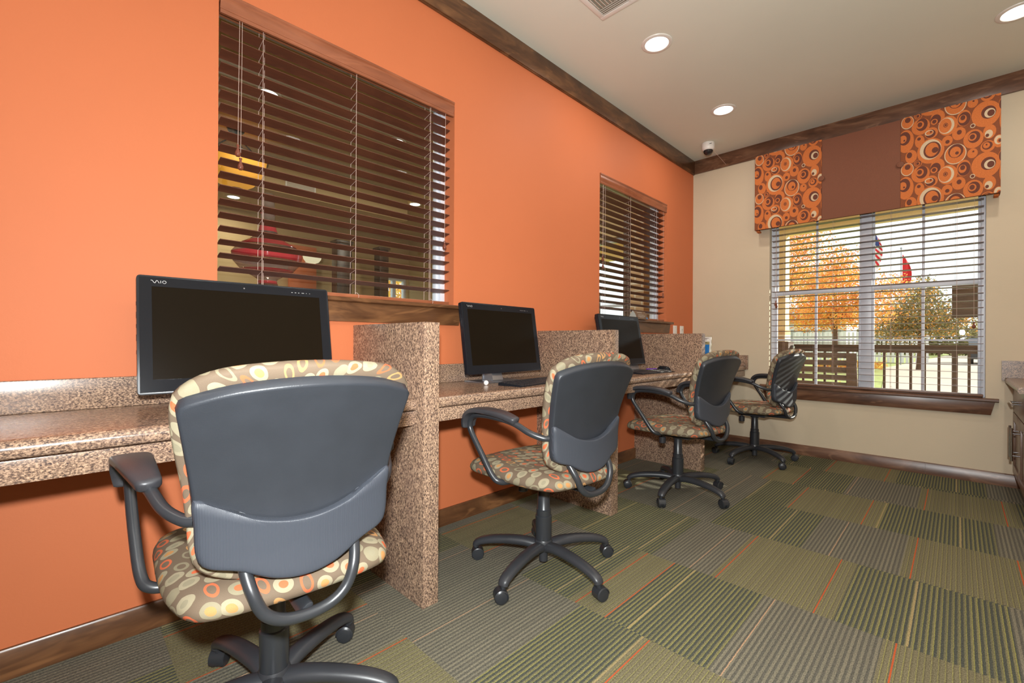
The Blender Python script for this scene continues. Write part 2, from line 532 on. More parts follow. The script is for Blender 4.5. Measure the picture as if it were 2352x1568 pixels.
# ------------------------------------------------------------------ room shell
XR, YF = 2.75, -2.2
TW = 0.16
W1 = (0.400, 1.4646, 1.117, 2.2062)
W2 = (2.8176, 3.8966, 1.117, 2.2062)
WB = (0.690, 2.022, 0.560, 2.12)
wall_with_holes('wall_left', 'x', 0.0, -TW, YF, D+TW, 0, H, [W1, W2], [M['orange'], M['lobbywall']], 1)
wall_with_holes('wall_back', 'y', D, D+TW, 0.0, XR, 0, H, [WB], [M['cream'], M['cream']], 1)
wall_with_holes('wall_right', 'x', XR, XR+TW, YF, D+TW, 0, H, [], [M['cream'], M['cream']])
wall_with_holes('wall_front', 'y', YF, YF-TW, 0.0, XR, 0, H, [], [M['cream'], M['cream']])
struct(MB().box((0, YF, H), (XR, D, H+0.12)).build('ceiling', M['ceil']))

# floor of carpet tiles: stripes along y, zones as in the photograph
def floor():
    mb = MB()
    ROWS = [-2.2, -1.94, -1.39, -0.845, -0.30, 0.24, 0.79, 1.333, 1.877, 2.432, 2.975, 3.49, 4.02, D]
    rnd = random.Random(3)
    Y, T, L = 0, 1, 2
    for r in range(len(ROWS)-1):
        y0, y1 = ROWS[r], ROWS[r+1]
        j = r-7            # row index, 0 starts at y=1.333
        segs = []
        odd = (j % 2) != 0
        # columns k at 1.17+.55k
        for k in range(-3, 4):
            x0 = 1.172+0.5485*k
            if k == -2 and not odd: segs += [(x0, x0+0.30, L, 0.012), (x0+0.30, x0+0.5485, T, None)]
            elif k == -1 and j == -2: segs += [(x0, x0+0.40, L, 0.012), (x0+0.40, x0+0.5485, Y, None)]
            elif k == -1 and j == 0: segs += [(x0, 0.866, Y, None), (0.866, 1.026, L, 0.03), (1.026, x0+0.5485, Y, None)]
            elif k == -1 and j == 4: segs += [(x0, 0.90, T, None), (0.90, 1.10, L, 0.02), (1.10, x0+0.5485, Y, None)]
            elif k >= 0 and (k % 2 == 0) == odd:
                segs += [(x0, x0+0.414, L, 0.018 if k == 0 else 0.03), (x0+0.414, x0+0.5485, Y, None)]
            elif k == 1 and not odd:
                segs += [(x0, x0+0.27, L, 0.03), (x0+0.27, x0+0.5485, T, None)]
            elif k == 1: segs += [(x0, x0+0.30, Y, None), (x0+0.30, x0+0.5485, T, None)]
            elif k == 0: segs += [(x0, x0+0.20, Y, None), (x0+0.20, x0+0.5485, T, None)]
            else:
                q = 0.15+0.2*rnd.random()
                segs += [(x0, x0+q, T if (j+k) % 3 else Y, None), (x0+q, x0+0.5485, Y if (j+k) % 3 else T, None)]
        for x0, x1, m, o in segs:
            x0c, x1c = max(x0, 0.0), min(x1, XR)
            if x1c <= x0c+0.001: continue
            cuts = [(x0c, x1c, m)]
            if o is not None:
                a = x0+o; b = x1-0.06 if x1-x0 > 0.35 else x1-0.0045
                cuts = []
                for c0, c1, mm in ((x0, a, m), (a, a+0.0042, 3), (a+0.0042, b, m), (b, b+0.0042, 3), (b+0.0042, x1, m)):
                    c0 = max(c0, 0.0); c1 = min(c1, XR)
                    if c1 > c0: cuts.append((c0, c1, mm))
            for c0, c1, mm in cuts:
                mb.add([(c0, y0, 0), (c1, y0, 0), (c1, y1, 0), (c0, y1, 0)], [(0, 1, 2, 3)], mm)
        # fill any strip left of the first column
    return mb.build('floor', [M['carpY'], M['carpT'], M['carpL'], M['carpO']], recalc=False)
fl = floor()
struct(fl)

DIV = [(0.912, 0.978), (2.130, 2.197), (3.338, 3.405)]
# baseboards
mb = MB()
for a, b in ((YF, DIV[0][0]), (DIV[0][1], DIV[1][0]), (DIV[1][1], DIV[2][0]), (DIV[2][1], D)):
    mb.prism([(0.0, 0.0), (0.013, 0.0), (0.013, 0.080), (0.009, 0.0864), (0.0, 0.0864)], 'y', a+0.0005, b-0.0005)
struct(mb.build('baseboard_left', M['trim']))
mb = MB()
mb.prism([(D, 0.0), (D-0.013, 0.0), (D-0.013, 0.080), (D-0.009, 0.0864), (D, 0.0864)], 'x', 0.0135, 1.72)
mb.prism([(D, 0.0), (D-0.013, 0.0), (D-0.013, 0.080), (D-0.009, 0.0864), (D, 0.0864)], 'x', 1.721, 2.195)
struct(mb.build('baseboard_back', M['trimx']))
# crown boards
mb = MB(); mb.box((0, YF, 2.626), (0.019, D, H)); mb.box((0, YF, 2.622), (0.012, D, 2.626))
struct(mb.build('trim_1', M['trim'], bevel=0.001))
mb = MB(); mb.box((0.0195, D-0.019, 2.626), (XR, D, H))
struct(mb.build('trim_2', M['trimx'], bevel=0.001))

# ------------------------------------------------------------------ windows
def frame_bars(mb, bars, axis, c0, c1):
    for a, b, z0, z1 in bars:
        if axis == 'x': mb.box((c0, a, z0), (c1, b, z1))
        else: mb.box((a, c0, z0), (b, c1, z1))
def side_window(n, W, label):
    y0, y1, z0, z1 = W
    t = thing('window_%d' % n, label, 'window', (0, 0, 0), kind='structure')
    f = MB()
    fr = 0.030
    frame_bars(f, [(y0, y0+0.008, z0, z1), (y1-fr, y1, z0, z1), (y0+0.008, y1-fr, z1-0.008, z1), (y0+0.008, y1-fr, z0, z0+0.022)], 'x', -0.150, -0.078)
    f.build('frame', M['white_vinyl'], t, bevel=0.003)
    s = MB()
    ym = (y0+y1)/2
    frame_bars(s, [(y1-fr-0.014, y1-fr, z0+0.022, z1-0.008)], 'x', -0.130, -0.098)
    s.build('sash', M['white_vinyl'], t, bevel=0.002)
    MB().box((-0.118, y0+0.008, z0+0.022), (-0.114, y1-fr-0.014, z1-0.008)).build('pane', M['glass'], t)
    s = MB()
    s.prism([(-0.078, 1.1166), (0.038, 1.1166), (0.045, 1.121), (0.045, 1.132), (0.040, 1.137), (-0.078, 1.137)], 'y', y0+0.0005, y1-0.0005)
    s.prism([(0.0005, 1.1166), (0.038, 1.1166), (0.045, 1.121), (0.045, 1.132), (0.040, 1.137), (0.0005, 1.137)], 'y', y0-0.060, y0+0.0004)
    s.prism([(0.0005, 1.1166), (0.038, 1.1166), (0.045, 1.121), (0.045, 1.132), (0.040, 1.137), (0.0005, 1.137)], 'y', y1-0.0004, y1+0.060)
    s.build('sill', M['trim'], t)
    a = MB()
    a.add([(0.0005, y0-0.042, 1.1165), (0.020, y0-0.042, 1.1165), (0.020, y1+0.042, 1.1165), (0.0005, y1+0.042, 1.1165),
           (0.0005, y0-0.020, 1.034), (0.020, y0-0.020, 1.034), (0.020, y1+0.020, 1.034), (0.0005, y1+0.020, 1.034)],
          [(0, 1, 2, 3), (7, 6, 5, 4), (0, 4, 5, 1), (1, 5, 6, 2), (2, 6, 7, 3), (3, 7, 4, 0)])
    a.build('apron', M['trim'], t, bevel=0.0012)
    return t
side_window(1, W1, 'white framed interior window in orange wall with brown wooden blind, nearest camera')
side_window(2, W2, 'white framed interior window in orange wall nearest the room corner')

def back_window():
    x0, x1, z0, z1 = WB
    t = thing('window_3', 'wide double white framed window in cream wall looking onto porch', 'window', kind='structure')
    f = MB()
    frame_bars(f, [(x0, x0+0.030, z0, z1), (x1-0.022, x1, z0, z1), (x0+0.030, x1-0.022, z1-0.03, z1), (x0+0.030, x1-0.022, z0, z0+0.02), (1.332, 1.401, z0+0.02, z1-0.03)], 'y', D+0.06, D+0.15)
    f.build('frame', M['white_vinyl'], t, bevel=0.003)
    for a, b in ((x0+0.030, 1.332), (1.401, x1-0.022)):
        s = MB()
        zm = 1.38
        for y0_, y1_, za, zb in ((D+0.105, D+0.13, zm-0.004, z1-0.03), (D+0.075, D+0.10, z0+0.02, zm+0.028)):
            zz = zb - (0.03 if zb < 1.5 else 0.025)
            frame_bars(s, [(a, a+0.014, za, zb), (b-0.014, b, za, zb), (a+0.014, b-0.014, za, za+0.022), (a+0.014, b-0.014, zz, zb)], 'y', y0_, y1_)
        g = (a+b)/2
        frame_bars(s, [(g-0.008, g+0.008, zm+0.018, z1-0.055)], 'y', D+0.112, D+0.124)
        frame_bars(s, [(g-0.009, g+0.009, z0+0.042, zm-0.002)], 'y', D+0.080, D+0.095)
        frame_bars(s, [(a+0.014, g-0.009, 0.972, 0.986), (g+0.009, b-0.014, 0.972, 0.986)], 'y', D+0.080, D+0.095)
        sh = s.build('sash', M['white_vinyl'], t, bevel=0.0015)
        MB().box((a+0.014, D+0.085, z0+0.042), (b-0.014, D+0.089, zm-0.002)).build('pane', M['glass'], sh)
        MB().box((a+0.014, D+0.116, zm+0.018), (b-0.014, D+0.120, z1-0.055)).build('pane', M['glass'], sh)
    s = MB()
    s.box((x0+0.0005, D-0.0001, 0.5602), (x1-0.0005, D+0.0595, 0.583))
    s.prism([(D-0.0005, 0.5602), (D-0.040, 0.5602), (D-0.046, 0.566), (D-0.046, 0.578), (D-0.040, 0.583), (D-0.0005, 0.583)], 'x', x0-0.065, x1+0.062)
    s.build('sill', M['trimx'], t)
    a = MB()
    xa, xb = x0-0.048, x1+0.045
    a.add([(xa, D-0.0005, 0.560), (xa, D-0.020, 0.560), (xb, D-0.020, 0.560), (xb, D-0.0005, 0.560),
           (xa+0.02, D-0.0005, 0.470), (xa+0.02, D-0.020, 0.470), (xb-0.02, D-0.020, 0.470), (xb-0.02, D-0.0005, 0.470)],
          [(0, 1, 2, 3), (7, 6, 5, 4), (0, 4, 5, 1), (1, 5, 6, 2), (2, 6, 7, 3), (3, 7, 4, 0)])
    a.build('apron', M['trimx'], t, bevel=0.0012)
back_window()

# ------------------------------------------------------------------ wooden blinds
def ladder(mb, pts):  # thin cords
    for a, b in pts: mb.cyl(a, b, 0.0007, n=6)
def tassel_mesh():
    mb = MB()
    mb.lathe([(0.0015, 0.0), (0.0052, -0.001), (0.0055, -0.004), (0.0036, -0.008), (0.0040, -0.016), (0.0085, -0.026), (0.0105, -0.033), (0.0095, -0.040), (0.006, -0.044), (0.001, -0.045)], n=20)
    return mb.mesh('tassel', M['tassel'])
TASSEL = tassel_mesh()
def side_blind(y0, y1, label, ladders, tassels_left, tassel_right, group, wlabel=None):
    t = thing('window_blind', label, 'blind', (0, 0, 0), group=group)
    # valance with moulded profile
    v = MB()
    prof = [(-0.030, 2.2055), (0.006, 2.2055), (0.009, 2.203), (0.009, 2.196), (0.004, 2.190), (0.004, 2.186), (0.007, 2.178), (0.006, 2.165), (0.001, 2.150), (0.001, 2.146), (0.004, 2.142), (0.004, 2.134), (0.002, 2.130), (-0.008, 2.130), (-0.008, 2.200), (-0.030, 2.200)]
    v.prism(prof, 'y', y0+0.004, y1-0.006)
    v.build('valance', M['valwood'], t)
    MB().box((-0.058, y0+0.012, 2.150), (-0.012, y1-0.022, 2.199)).build('headrail', M['valwood'], t)
    sm = MB()
    sm.prism([(-0.025, -0.0012), (0.0, -0.0004), (0.025, -0.0012), (0.025, 0.0012), (0.0, 0.0020), (-0.025, 0.0012)], 'y', y0+0.010, y1-0.022)
    sme = sm.mesh('slat', M['slat'])
    z = 2.100
    zs = []
    while z > 1.178:
        o = obj('slat', sme, t, (-0.034, 0, z), (0, R(-13), 0)); zs.append(z)
        z -= 0.0493
    br = MB(); br.box((-0.058, y0+0.010, 1.141), (-0.010, y1-0.022, 1.157))
    br.build('bottom_rail', M['valwood'], t, bevel=0.003)
    for yl in ladders:
        c = MB()
        for x in (-0.008, -0.060):
            c.cyl((x, yl, 1.157), (x, yl, 2.150), 0.0009, n=6)
        c.cyl((-0.034, yl+0.012, 1.157), (-0.034, yl+0.012, 2.150), 0.0008, n=6)
        for zz in zs:
            c.cyl((-0.008, yl, zz+0.003), (-0.060, yl, zz-0.009), 0.0007, n=5)
        c.tube([(-0.008, yl, 1.160), (-0.004, yl+0.004, 1.163), (0.004, yl+0.010, 1.152), (0.004, yl+0.008, 1.140)], 0.0008, n=6)
        c.build('ladder_cord', M['cord'], t)
    for yy, zb in tassels_left+tassel_right:
        c = MB(); c.cyl((-0.002, yy, zb), (-0.004, yy+0.004, 2.131), 0.0008, n=6)
        co_ = c.build('pull_cord', M['cord'], t)
        obj('tassel', TASSEL, t, (-0.002, yy, zb))
    return t
side_blind(W1[0], W1[1], 'brown wooden slat blind in the large window nearest the camera', (0.548, 0.925, 1.32), [(0.463, 1.672), (0.472, 1.625)], [(1.405, 1.470)], 'brown wooden blinds in the orange wall')
side_blind(W2[0], W2[1], 'brown wooden slat blind in the farther window beside the room corner', (2.905, 3.275, 3.72), [(2.865, 1.60), (2.868, 1.545)], [(3.835, 1.395)], 'brown wooden blinds in the orange wall')

def back_blind():
    x0, x1 = 0.706, 2.012
    t = thing('window_blind', 'wide brown slat blind under the patterned valance in cream wall', 'blind')
    yc = D+0.026
    MB().box((x0, yc-0.024, 2.055), (x1, yc+0.024, 2.10)).build('headrail', M['slatx'], t)
    sm = MB()
    sm.prism([(-0.025, -0.0012), (0.0, -0.0004), (0.025, -0.0012), (0.025, 0.0012), (0.0, 0.0020), (-0.025, 0.0012)], 'x', x0, x1)
    sme = sm.mesh('slat', M['slatx'])
    z = 2.004
    n = 0
    while z > 0.64:
        obj('slat', sme, t, (0, yc, z), (R(-3.5), 0, 0)); z -= 0.0500; n += 1
    br = MB(); br.box((x0, yc-0.025, 0.588), (x1, yc+0.025, 0.606))
    br.build('bottom_rail', M['slatx'], t, bevel=0.006)
    for xl in (0.80, 1.155, 1.52, 1.88):
        c = MB()
        for y in (yc-0.027, yc+0.027): c.cyl((xl, y, 0.606), (xl, y, 2.055), 0.0009, n=6)
        zz = 2.004
        while zz > 0.64:
            c.cyl((xl, yc-0.027, zz-0.001), (xl, yc+0.027, zz-0.005), 0.0007, n=5); zz -= 0.05
        c.tube([(xl, yc-0.028, 0.62), (xl+0.008, yc-0.032, 0.628), (xl+0.014, yc-0.034, 0.612)], 0.0008, n=6)
        c.build('ladder_cord', M['cord'], t)
    for xx, zb in ((1.965, 1.105), (0.742, 1.325), (0.748, 1.305)):
        c = MB(); c.cyl((xx, yc-0.034, zb), (xx, yc-0.030, 2.06), 0.0008, n=6)
        c.build('pull_cord', M['cord'], t)
        obj('tassel', TASSEL, t, (xx, yc-0.034, zb))
back_blind()

# ------------------------------------------------------------------ fabric valance over the back window
MOTIF = [[('O',0.4313,0.1964,0.0679,0.0857),('B',0.4437,0.2033,0.0345,0.0424),('C',0.449,0.1967,0.0255,0.031),('B',0.4544,0.1952,0.017,0.0217)],[('C',0.2861,0.3111,0.0547,0.0698),('O',0.2861,0.3111,0.0501,0.0639),('B',0.2887,0.3318,0.0374,0.0472),('O',0.2861,0.3245,0.0275,0.0365),('B',0.2945,0.3156,0.0091,0.0107)],[('O',0.161,0.3694,0.0708,0.0884),('C',0.1602,0.3791,0.0558,0.0707),('B',0.1691,0.3737,0.0451,0.0579),('O',0.1678,0.3768,0.0343,0.0485),('B',0.1843,0.3691,0.0168,0.0198)],[('O',0.1085,0.2175,0.0488,0.0586),('B',0.1146,0.2299,0.0309,0.0446),('O',0.1043,0.2309,0.0216,0.0268),('B',0.1043,0.2326,0.0124,0.0168)],[('O',0.2488,0.1786,0.0486,0.0677),('C',0.241,0.1806,0.0402,0.0559),('O',0.2352,0.1821,0.0321,0.05),('B',0.2379,0.1852,0.0117,0.0152),('O',0.2379,0.1852,0.0086,0.0109),('B',0.2379,0.1852,0.0059,0.0071)],[('O',0.327,0.2036,0.0345,0.0558),('B',0.3289,0.1978,0.0307,0.0468),('O',0.3213,0.1998,0.0196,0.0277),('B',0.3224,0.2075,0.012,0.017)],[('C',0.0369,0.27,0.035,0.0465),('O',0.0369,0.2712,0.0316,0.042),('B',0.039,0.2865,0.0158,0.0187)],[('O',0.3727,0.3885,0.0478,0.0632),('B',0.3763,0.4005,0.0293,0.0394),('O',0.3682,0.402,0.0202,0.0253),('B',0.3682,0.4031,0.0125,0.0169)],[('O',0.3035,0.4465,0.0334,0.0439),('B',0.3054,0.455,0.0121,0.016)],[('O',0.2461,0.4147,0.0272,0.0352),('B',0.2472,0.4073,0.0109,0.013)],[('O',0.0276,0.4769,0.045,0.0824),('B',0.0211,0.4988,0.0322,0.0484),('O',0.0125,0.4958,0.0207,0.0285),('B',0.0198,0.485,0.0052,0.0068)],[('O',0.0578,0.3576,0.0317,0.048),('B',0.0484,0.3698,0.0144,0.0215)],[('O',0.1035,0.4534,0.0257,0.0447),('B',0.1001,0.4724,0.01,0.0112)],[('O',0.1646,0.4951,0.0343,0.0397),('B',0.1606,0.4909,0.0263,0.0287),('C',0.1533,0.4999,0.0227,0.0188),('O',0.1553,0.4993,0.0186,0.0138),('B',0.1626,0.5041,0.0057,0.0066)],[('O',0.1975,0.2547,0.0358,0.0493),('B',0.1876,0.241,0.026,0.0357),('O',0.1796,0.2277,0.018,0.0209),('B',0.1796,0.2294,0.0112,0.0137)],[('O',0.0957,0.2992,0.0216,0.0235),('B',0.0957,0.2992,0.0175,0.0202),('O',0.0941,0.2974,0.0125,0.0146),('B',0.0932,0.2976,0.0083,0.0101)],[('C',0.3699,0.1368,0.0125,0.0147),('B',0.3699,0.1368,0.0088,0.01)],[('O',0.4483,0.4139,0.0301,0.0465),('C',0.4448,0.3995,0.0185,0.0269),('B',0.4377,0.3914,0.0086,0.0114)],[('O',0.4907,0.3387,0.025,0.042),('C',0.4889,0.3469,0.0191,0.0297),('O',0.4924,0.3407,0.0111,0.0169),('B',0.4952,0.3409,0.0076,0.0102)],[('O',0.4398,0.3183,0.0338,0.0389),('B',0.438,0.324,0.0242,0.027),('O',0.4344,0.3261,0.0161,0.0197),('B',0.4344,0.3303,0.0043,0.0062)],[('O',0.3693,0.2922,0.025,0.0327),('B',0.373,0.3032,0.0051,0.0063)],[('O',0.5048,0.2375,0.0166,0.0383),('B',0.5048,0.2375,0.0138,0.0347),('O',0.5083,0.2263,0.0086,0.0204),('B',0.51,0.2283,0.0048,0.0092)],[('O',0.5086,0.1294,0.0155,0.0612)]]
def clip_poly(poly, x0, x1, z0, z1):
    for ax, lim, sg in ((0, x0, 1), (0, x1, -1), (1, z0, 1), (1, z1, -1)):
        out = []
        for i in range(len(poly)):
            a, b = poly[i-1], poly[i]
            ia, ib = (a[ax]-lim)*sg >= 0, (b[ax]-lim)*sg >= 0
            if ia != ib:
                t = (lim-a[ax])/(b[ax]-a[ax])
                out.append((a[0]+(b[0]-a[0])*t, a[1]+(b[1]-a[1])*t))
            if ib: out.append(b)
        poly = out
        if len(poly) < 3: return []
    return poly
VY = D-0.120
def valance():
    xa, xb, z0, z1 = 0.601, 2.083, 1.950, 2.602
    t = thing('window_valance', 'padded fabric valance with orange circle print sides and plain brown centre', 'valance')
    mids = {'O': 1, 'B': 2, 'C': 3}
    def patterned(x0, x1, u0):
        mb = MB()
        mb.box((x0, VY, z0), (x1, VY+0.02, z1), 0)
        lay = 0
        for dv in (-0.682, -0.341, 0.0, 0.341):
            for gi, g in enumerate(MOTIF):
                for li, (c, u, v, ru, rv) in enumerate(g):
                    cx, cz = x0+u-u0, z0+v+dv
                    poly = [(cx+ru*math.cos(2*PI*k/36), cz+rv*math.sin(2*PI*k/36)) for k in range(36)]
                    poly = clip_poly(poly, x0, x1, z0, z1)
                    if not poly: continue
                    y = VY-0.00030-0.00022*li-0.000006*gi
                    mb.add([(p[0], y, p[1]) for p in poly], [tuple(range(len(poly)))], mids[c])
        return mb
    mats = [M['fabG'], M['fabO'], M['fabB'], M['fabC']]
    mb = patterned(xa, 1.098, 0.0)
    mb.box((xa, VY+0.0205, z0), (xa+0.018, D-0.0195, z1), 0)
    mb.build('patterned_panel', mats, t, recalc=False)
    mb = patterned(1.5835, xb, 0.0)
    mb.box((xb-0.018, VY+0.0205, z0), (xb, D-0.0195, z1), 0)
    mb.build('patterned_panel', mats, t, recalc=False)
    m = MB(); m.box((1.0985, VY+0.002, z0-0.001), (1.583, VY+0.022, z1-0.006))
    m.build('brown_panel', M['brownfab'], t, bevel=0.002)
    MB().box((xa+0.019, VY+0.024, z1-0.02), (xb-0.019, D-0.0195, z1-0.003)).build('top_board', M['fabG'], t)
    for cx, cz in ((1.097, 2.285), (1.582, 2.265)):
        b = MB(); b.lathe([(0.020, 0.0), (0.022, -0.004), (0.020, -0.009), (0.012, -0.012), (0.001, -0.013)], (cx, VY-0.0016, cz), 24, axis='y')
        b.build('button', M['brownfab'], t)
    for xx in (xa+0.006, xb-0.030):
        b = MB(); b.box((xx, VY+0.03, z0-0.014), (xx+0.024, D-0.03, z0-0.0005))
        b.build('lining', M['fabO'], t, bevel=0.003)
valance()

# ------------------------------------------------------------------ desks and dividers
ZD = 0.739
GD = 'granite laminate cubicle dividers along the orange wall'
for (a, b), lab in zip(DIV, ('granite look divider panel right of the nearest chair, tallest in view',
                             'granite look divider panel between the second and third desks',
                             'granite look divider panel before the corner desk, with brochure behind it')):
    tag(MB().box((0.0005, a, 0.0), (0.545, b, 1.019)).build('cubicle_divider', M['laminate_v'], bevel=0.0012), lab, 'divider', GD)
desks = [(-2.1, DIV[0][0], 'granite look wall desk at far left holding the nearest monitor'),
         (DIV[0][1], DIV[1][0], 'granite look wall desk between first and second dividers, white ball on it'),
         (DIV[1][1], DIV[2][0], 'granite look wall desk between second and third dividers, with black mouse'),
         (DIV[2][1], D, 'granite look corner desk beyond the last divider against cream wall')]
for i, (a, b, lab) in enumerate(desks):
    a += 0.0008; b -= 0.0008
    t = thing('wall_desk', lab, 'desk', (0, a, 0), group='granite look desks along the orange wall')
    L = b-a
    n = 8
    prof = [(0.0005, 0.701), (0.484, 0.701)]
    prof += [(0.484+0.016*math.sin(q), 0.723-0.0225*math.cos(q)*0.7 + (0.0)) for q in (0.6, 1.1)]
    prof = [(0.0005, 0.700), (0.492, 0.700), (0.497, 0.704), (0.499, 0.712), (0.499, 0.720)] + [(0.479+0.020*math.cos(q), 0.719+0.020*math.sin(q)) for q in (0.25, 0.55, 0.85, 1.15, 1.4)] + [(0.474, ZD), (0.0005, ZD)]
    MB().prism(prof, 'y', 0, L).build('worktop', M['laminate'], t, sharp=50)
    bs = MB(); bs.box((0.0005, 0, ZD+0.0004), (0.0205, L, 0.833))
    if i == 3: bs.box((0.021, L-0.020, ZD+0.0004), (0.499, L, 0.838)); bs.box((0.4995, L-0.020, 0.708), (0.519, L, 0.838))
    bs.build('backsplash', M['laminate'], t, bevel=0.003)
    ap = MB(); ap.box((0.470, 0, 0.646), (0.490, L, 0.6965))
    ap.build('apron', M['laminate'], t, bevel=0.001)

# ------------------------------------------------------------------ chairs
def catmull2(P, sub): return catmull([Vector((a, b, 0)) for a, b in P], sub, True)
def outline_resample(P, n):
    Q = [(q.x, q.y) for q in catmull2(P, 12)]
    L = [0]
    for i in range(len(Q)):
        a, b = Q[i], Q[(i+1) % len(Q)]
        L.append(L[-1]+math.dist(a, b))
    out = []
    j = 0
    for k in range(n):
        s = L[-1]*k/n
        while L[j+1] < s: j += 1
        a, b = Q[j], Q[(j+1) % len(Q)]
        t = (s-L[j])/(L[j+1]-L[j])
        out.append((a[0]+(b[0]-a[0])*t, a[1]+(b[1]-a[1])*t))
    return out
def pillow(outline, cen, front, back, surf, n=72, rings=None, uvoff=(0, 0)):
    """front/back: lists of (t, h): scale of outline about cen and offset along the surface normal; surf(a,b,h)->3-D"""
    O = outline_resample(outline, n)
    mb = MB()
    prof = [(front[0][0]*q, front[0][1]) for q in (0.12, 0.35, 0.65)]
    src = front + back
    for (t0, h0), (t1, h1) in zip(src, src[1:]):
        k = max(1, int(abs(t1-t0)/0.10+0.5))
        prof += [(t0+(t1-t0)*q/k, h0+(h1-h0)*q/k) for q in range(k)]
    prof += [src[-1]]
    vs = []; uv = []
    smax = 0
    # centre vertices
    def put(t, h, k):
        a = cen[0]+(O[k][0]-cen[0])*t; b = cen[1]+(O[k][1]-cen[1])*t
        return surf(a, b, h)
    vs.append(surf(cen[0], cen[1], prof[0][1])); uv.append(uvoff)
    acc = [0.0]*n
    last = [vs[0]]*n
    for (t, h) in prof:
        for k in range(n):
            p = put(t, h, k)
            acc[k] += (Vector(p)-Vector(last[k])).length
            last[k] = p
            dx, dy = O[k][0]-cen[0], O[k][1]-cen[1]
            l = math.hypot(dx, dy)
            vs.append(p); uv.append((uvoff[0]+dx/l*acc[k], uvoff[1]+dy/l*acc[k]))
    vs.append(surf(cen[0], cen[1], prof[-1][1])); uv.append((uvoff[0]+3, uvoff[1]))
    fs = [(0, 1+k, 1+(k+1) % n) for k in range(n)]
    R_ = len(prof)
    for r in range(R_-1):
        for k in range(n):
            fs.append((1+r*n+k, 1+(r+1)*n+k, 1+(r+1)*n+(k+1) % n, 1+r*n+(k+1) % n))
    e = len(vs)-1
    fs += [(e, 1+(R_-1)*n+(k+1) % n, 1+(R_-1)*n+k) for k in range(n)]
    mb.add(vs, fs, 0, uv)
    return mb

def interp(tab, x):
    n = len(tab)
    if x <= tab[0][0]: i = 0
    elif x >= tab[-1][0]: i = n-2
    else: i = max(k for k in range(n-1) if tab[k][0] <= x)
    def sl(k):
        if k <= 0: return (tab[1][1]-tab[0][1])/(tab[1][0]-tab[0][0])
        if k >= n-1: return (tab[-1][1]-tab[-2][1])/(tab[-1][0]-tab[-2][0])
        return (tab[k+1][1]-tab[k-1][1])/(tab[k+1][0]-tab[k-1][0])
    if x <= tab[0][0]: return tab[0][1]+sl(0)*(x-tab[0][0])
    if x >= tab[-1][0]: return tab[-1][1]+sl(n-1)*(x-tab[-1][0])
    (x0, y0), (x1, y1) = tab[i], tab[i+1]
    h = x1-x0; t = (x-x0)/h
    return (2*t**3-3*t*t+1)*y0+(t**3-2*t*t+t)*h*sl(i)+(-2*t**3+3*t*t)*y1+(t**3-t*t)*h*sl(i+1)
YC = [(0.44, -0.234), (0.54, -0.226), (0.64, -0.233), (0.74, -0.262), (0.84, -0.306), (0.90, -0.338)]
KC = [(0.44, 0.012), (0.60, 0.016), (0.84, 0.024), (0.9, 0.026)]
def back_surf(a, z, h):
    y = interp(YC, z)+interp(KC, z)*(a/0.2)**2
    # normal points backwards (-y) with slight tilt
    dz = (interp(YC, z+0.01)-interp(YC, z-0.01))/0.02
    da = 2*interp(KC, z)*a/0.04
    nv = Vector((da, -1.0, dz)).normalized()
    return (a+nv.x*h, y+nv.y*h, z+nv.z*h)
shell_out = [(-0.2205, 0.8425), (-0.213, 0.8475), (-0.13, 0.869), (0.0, 0.878), (0.13, 0.869), (0.213, 0.8475), (0.2205, 0.8425), (0.2250, 0.835), (0.2245, 0.826), (0.213, 0.76), (0.200, 0.68), (0.191, 0.60), (0.186, 0.545), (0.172, 0.520), (0.12, 0.503), (0.06, 0.474), (0.0, 0.464), (-0.06, 0.474), (-0.12, 0.503), (-0.172, 0.520), (-0.186, 0.545), (-0.191, 0.60), (-0.200, 0.68), (-0.213, 0.76), (-0.2245, 0.826), (-0.2250, 0.835)]
shell = pillow(shell_out, (0, 0.68), [(0.3, 0.014), (0.6, 0.014), (0.85, 0.014), (0.945, 0.0155), (0.965, 0.0150), (0.978, 0.0125), (1.0, -0.006)], [(1.0, -0.0065), (0.97, -0.008), (0.6, -0.008), (0.3, -0.008)], back_surf, 96)
def lower_edge(a): return 0.600+0.058*(abs(a)/0.19)**1.7
lum_out = [(-0.1915, 0.655), (-0.15, 0.632), (-0.10, 0.606), (-0.05, 0.590), (0.0, 0.585), (0.05, 0.590), (0.10, 0.606), (0.15, 0.632), (0.1915, 0.655), (0.190, 0.60), (0.187, 0.548), (0.172, 0.520), (0.12, 0.502), (0.06, 0.473), (0.0, 0.463), (-0.06, 0.473), (-0.12, 0.502), (-0.172, 0.520), (-0.187, 0.548), (-0.190, 0.60)]
def lum_surf(a, z, h):
    x, y, zz = back_surf(a, z, h)
    e = max(0.0, 1-(abs(a)/0.20)**2)
    k = max(0.0, min(1.0, (lower_edge(a)-z+0.012)/0.03))
    return (x, y-0.016*e*k-0.004*k*(h > 0.0), zz)
lumbar = pillow(lum_out, (0, 0.545), [(0.3, 0.020), (0.55, 0.020), (0.75, 0.020), (0.88, 0.020), (0.94, 0.0195), (0.975, 0.018), (1.0, 0.0125)], [(1.0, 0.004), (0.9, 0.003), (0.4, 0.003)], lum_surf, 96)
cush_out = [(-0.222, 0.858), (-0.155, 0.889), (0.0, 0.900), (0.155, 0.889), (0.222, 0.858), (0.236, 0.822), (0.228, 0.75), (0.213, 0.67), (0.204, 0.60), (0.198, 0.54), (0.175, 0.498), (0.10, 0.466), (0.0, 0.452), (-0.10, 0.466), (-0.175, 0.498), (-0.198, 0.54), (-0.204, 0.60), (-0.213, 0.67), (-0.228, 0.75), (-0.236, 0.822)]
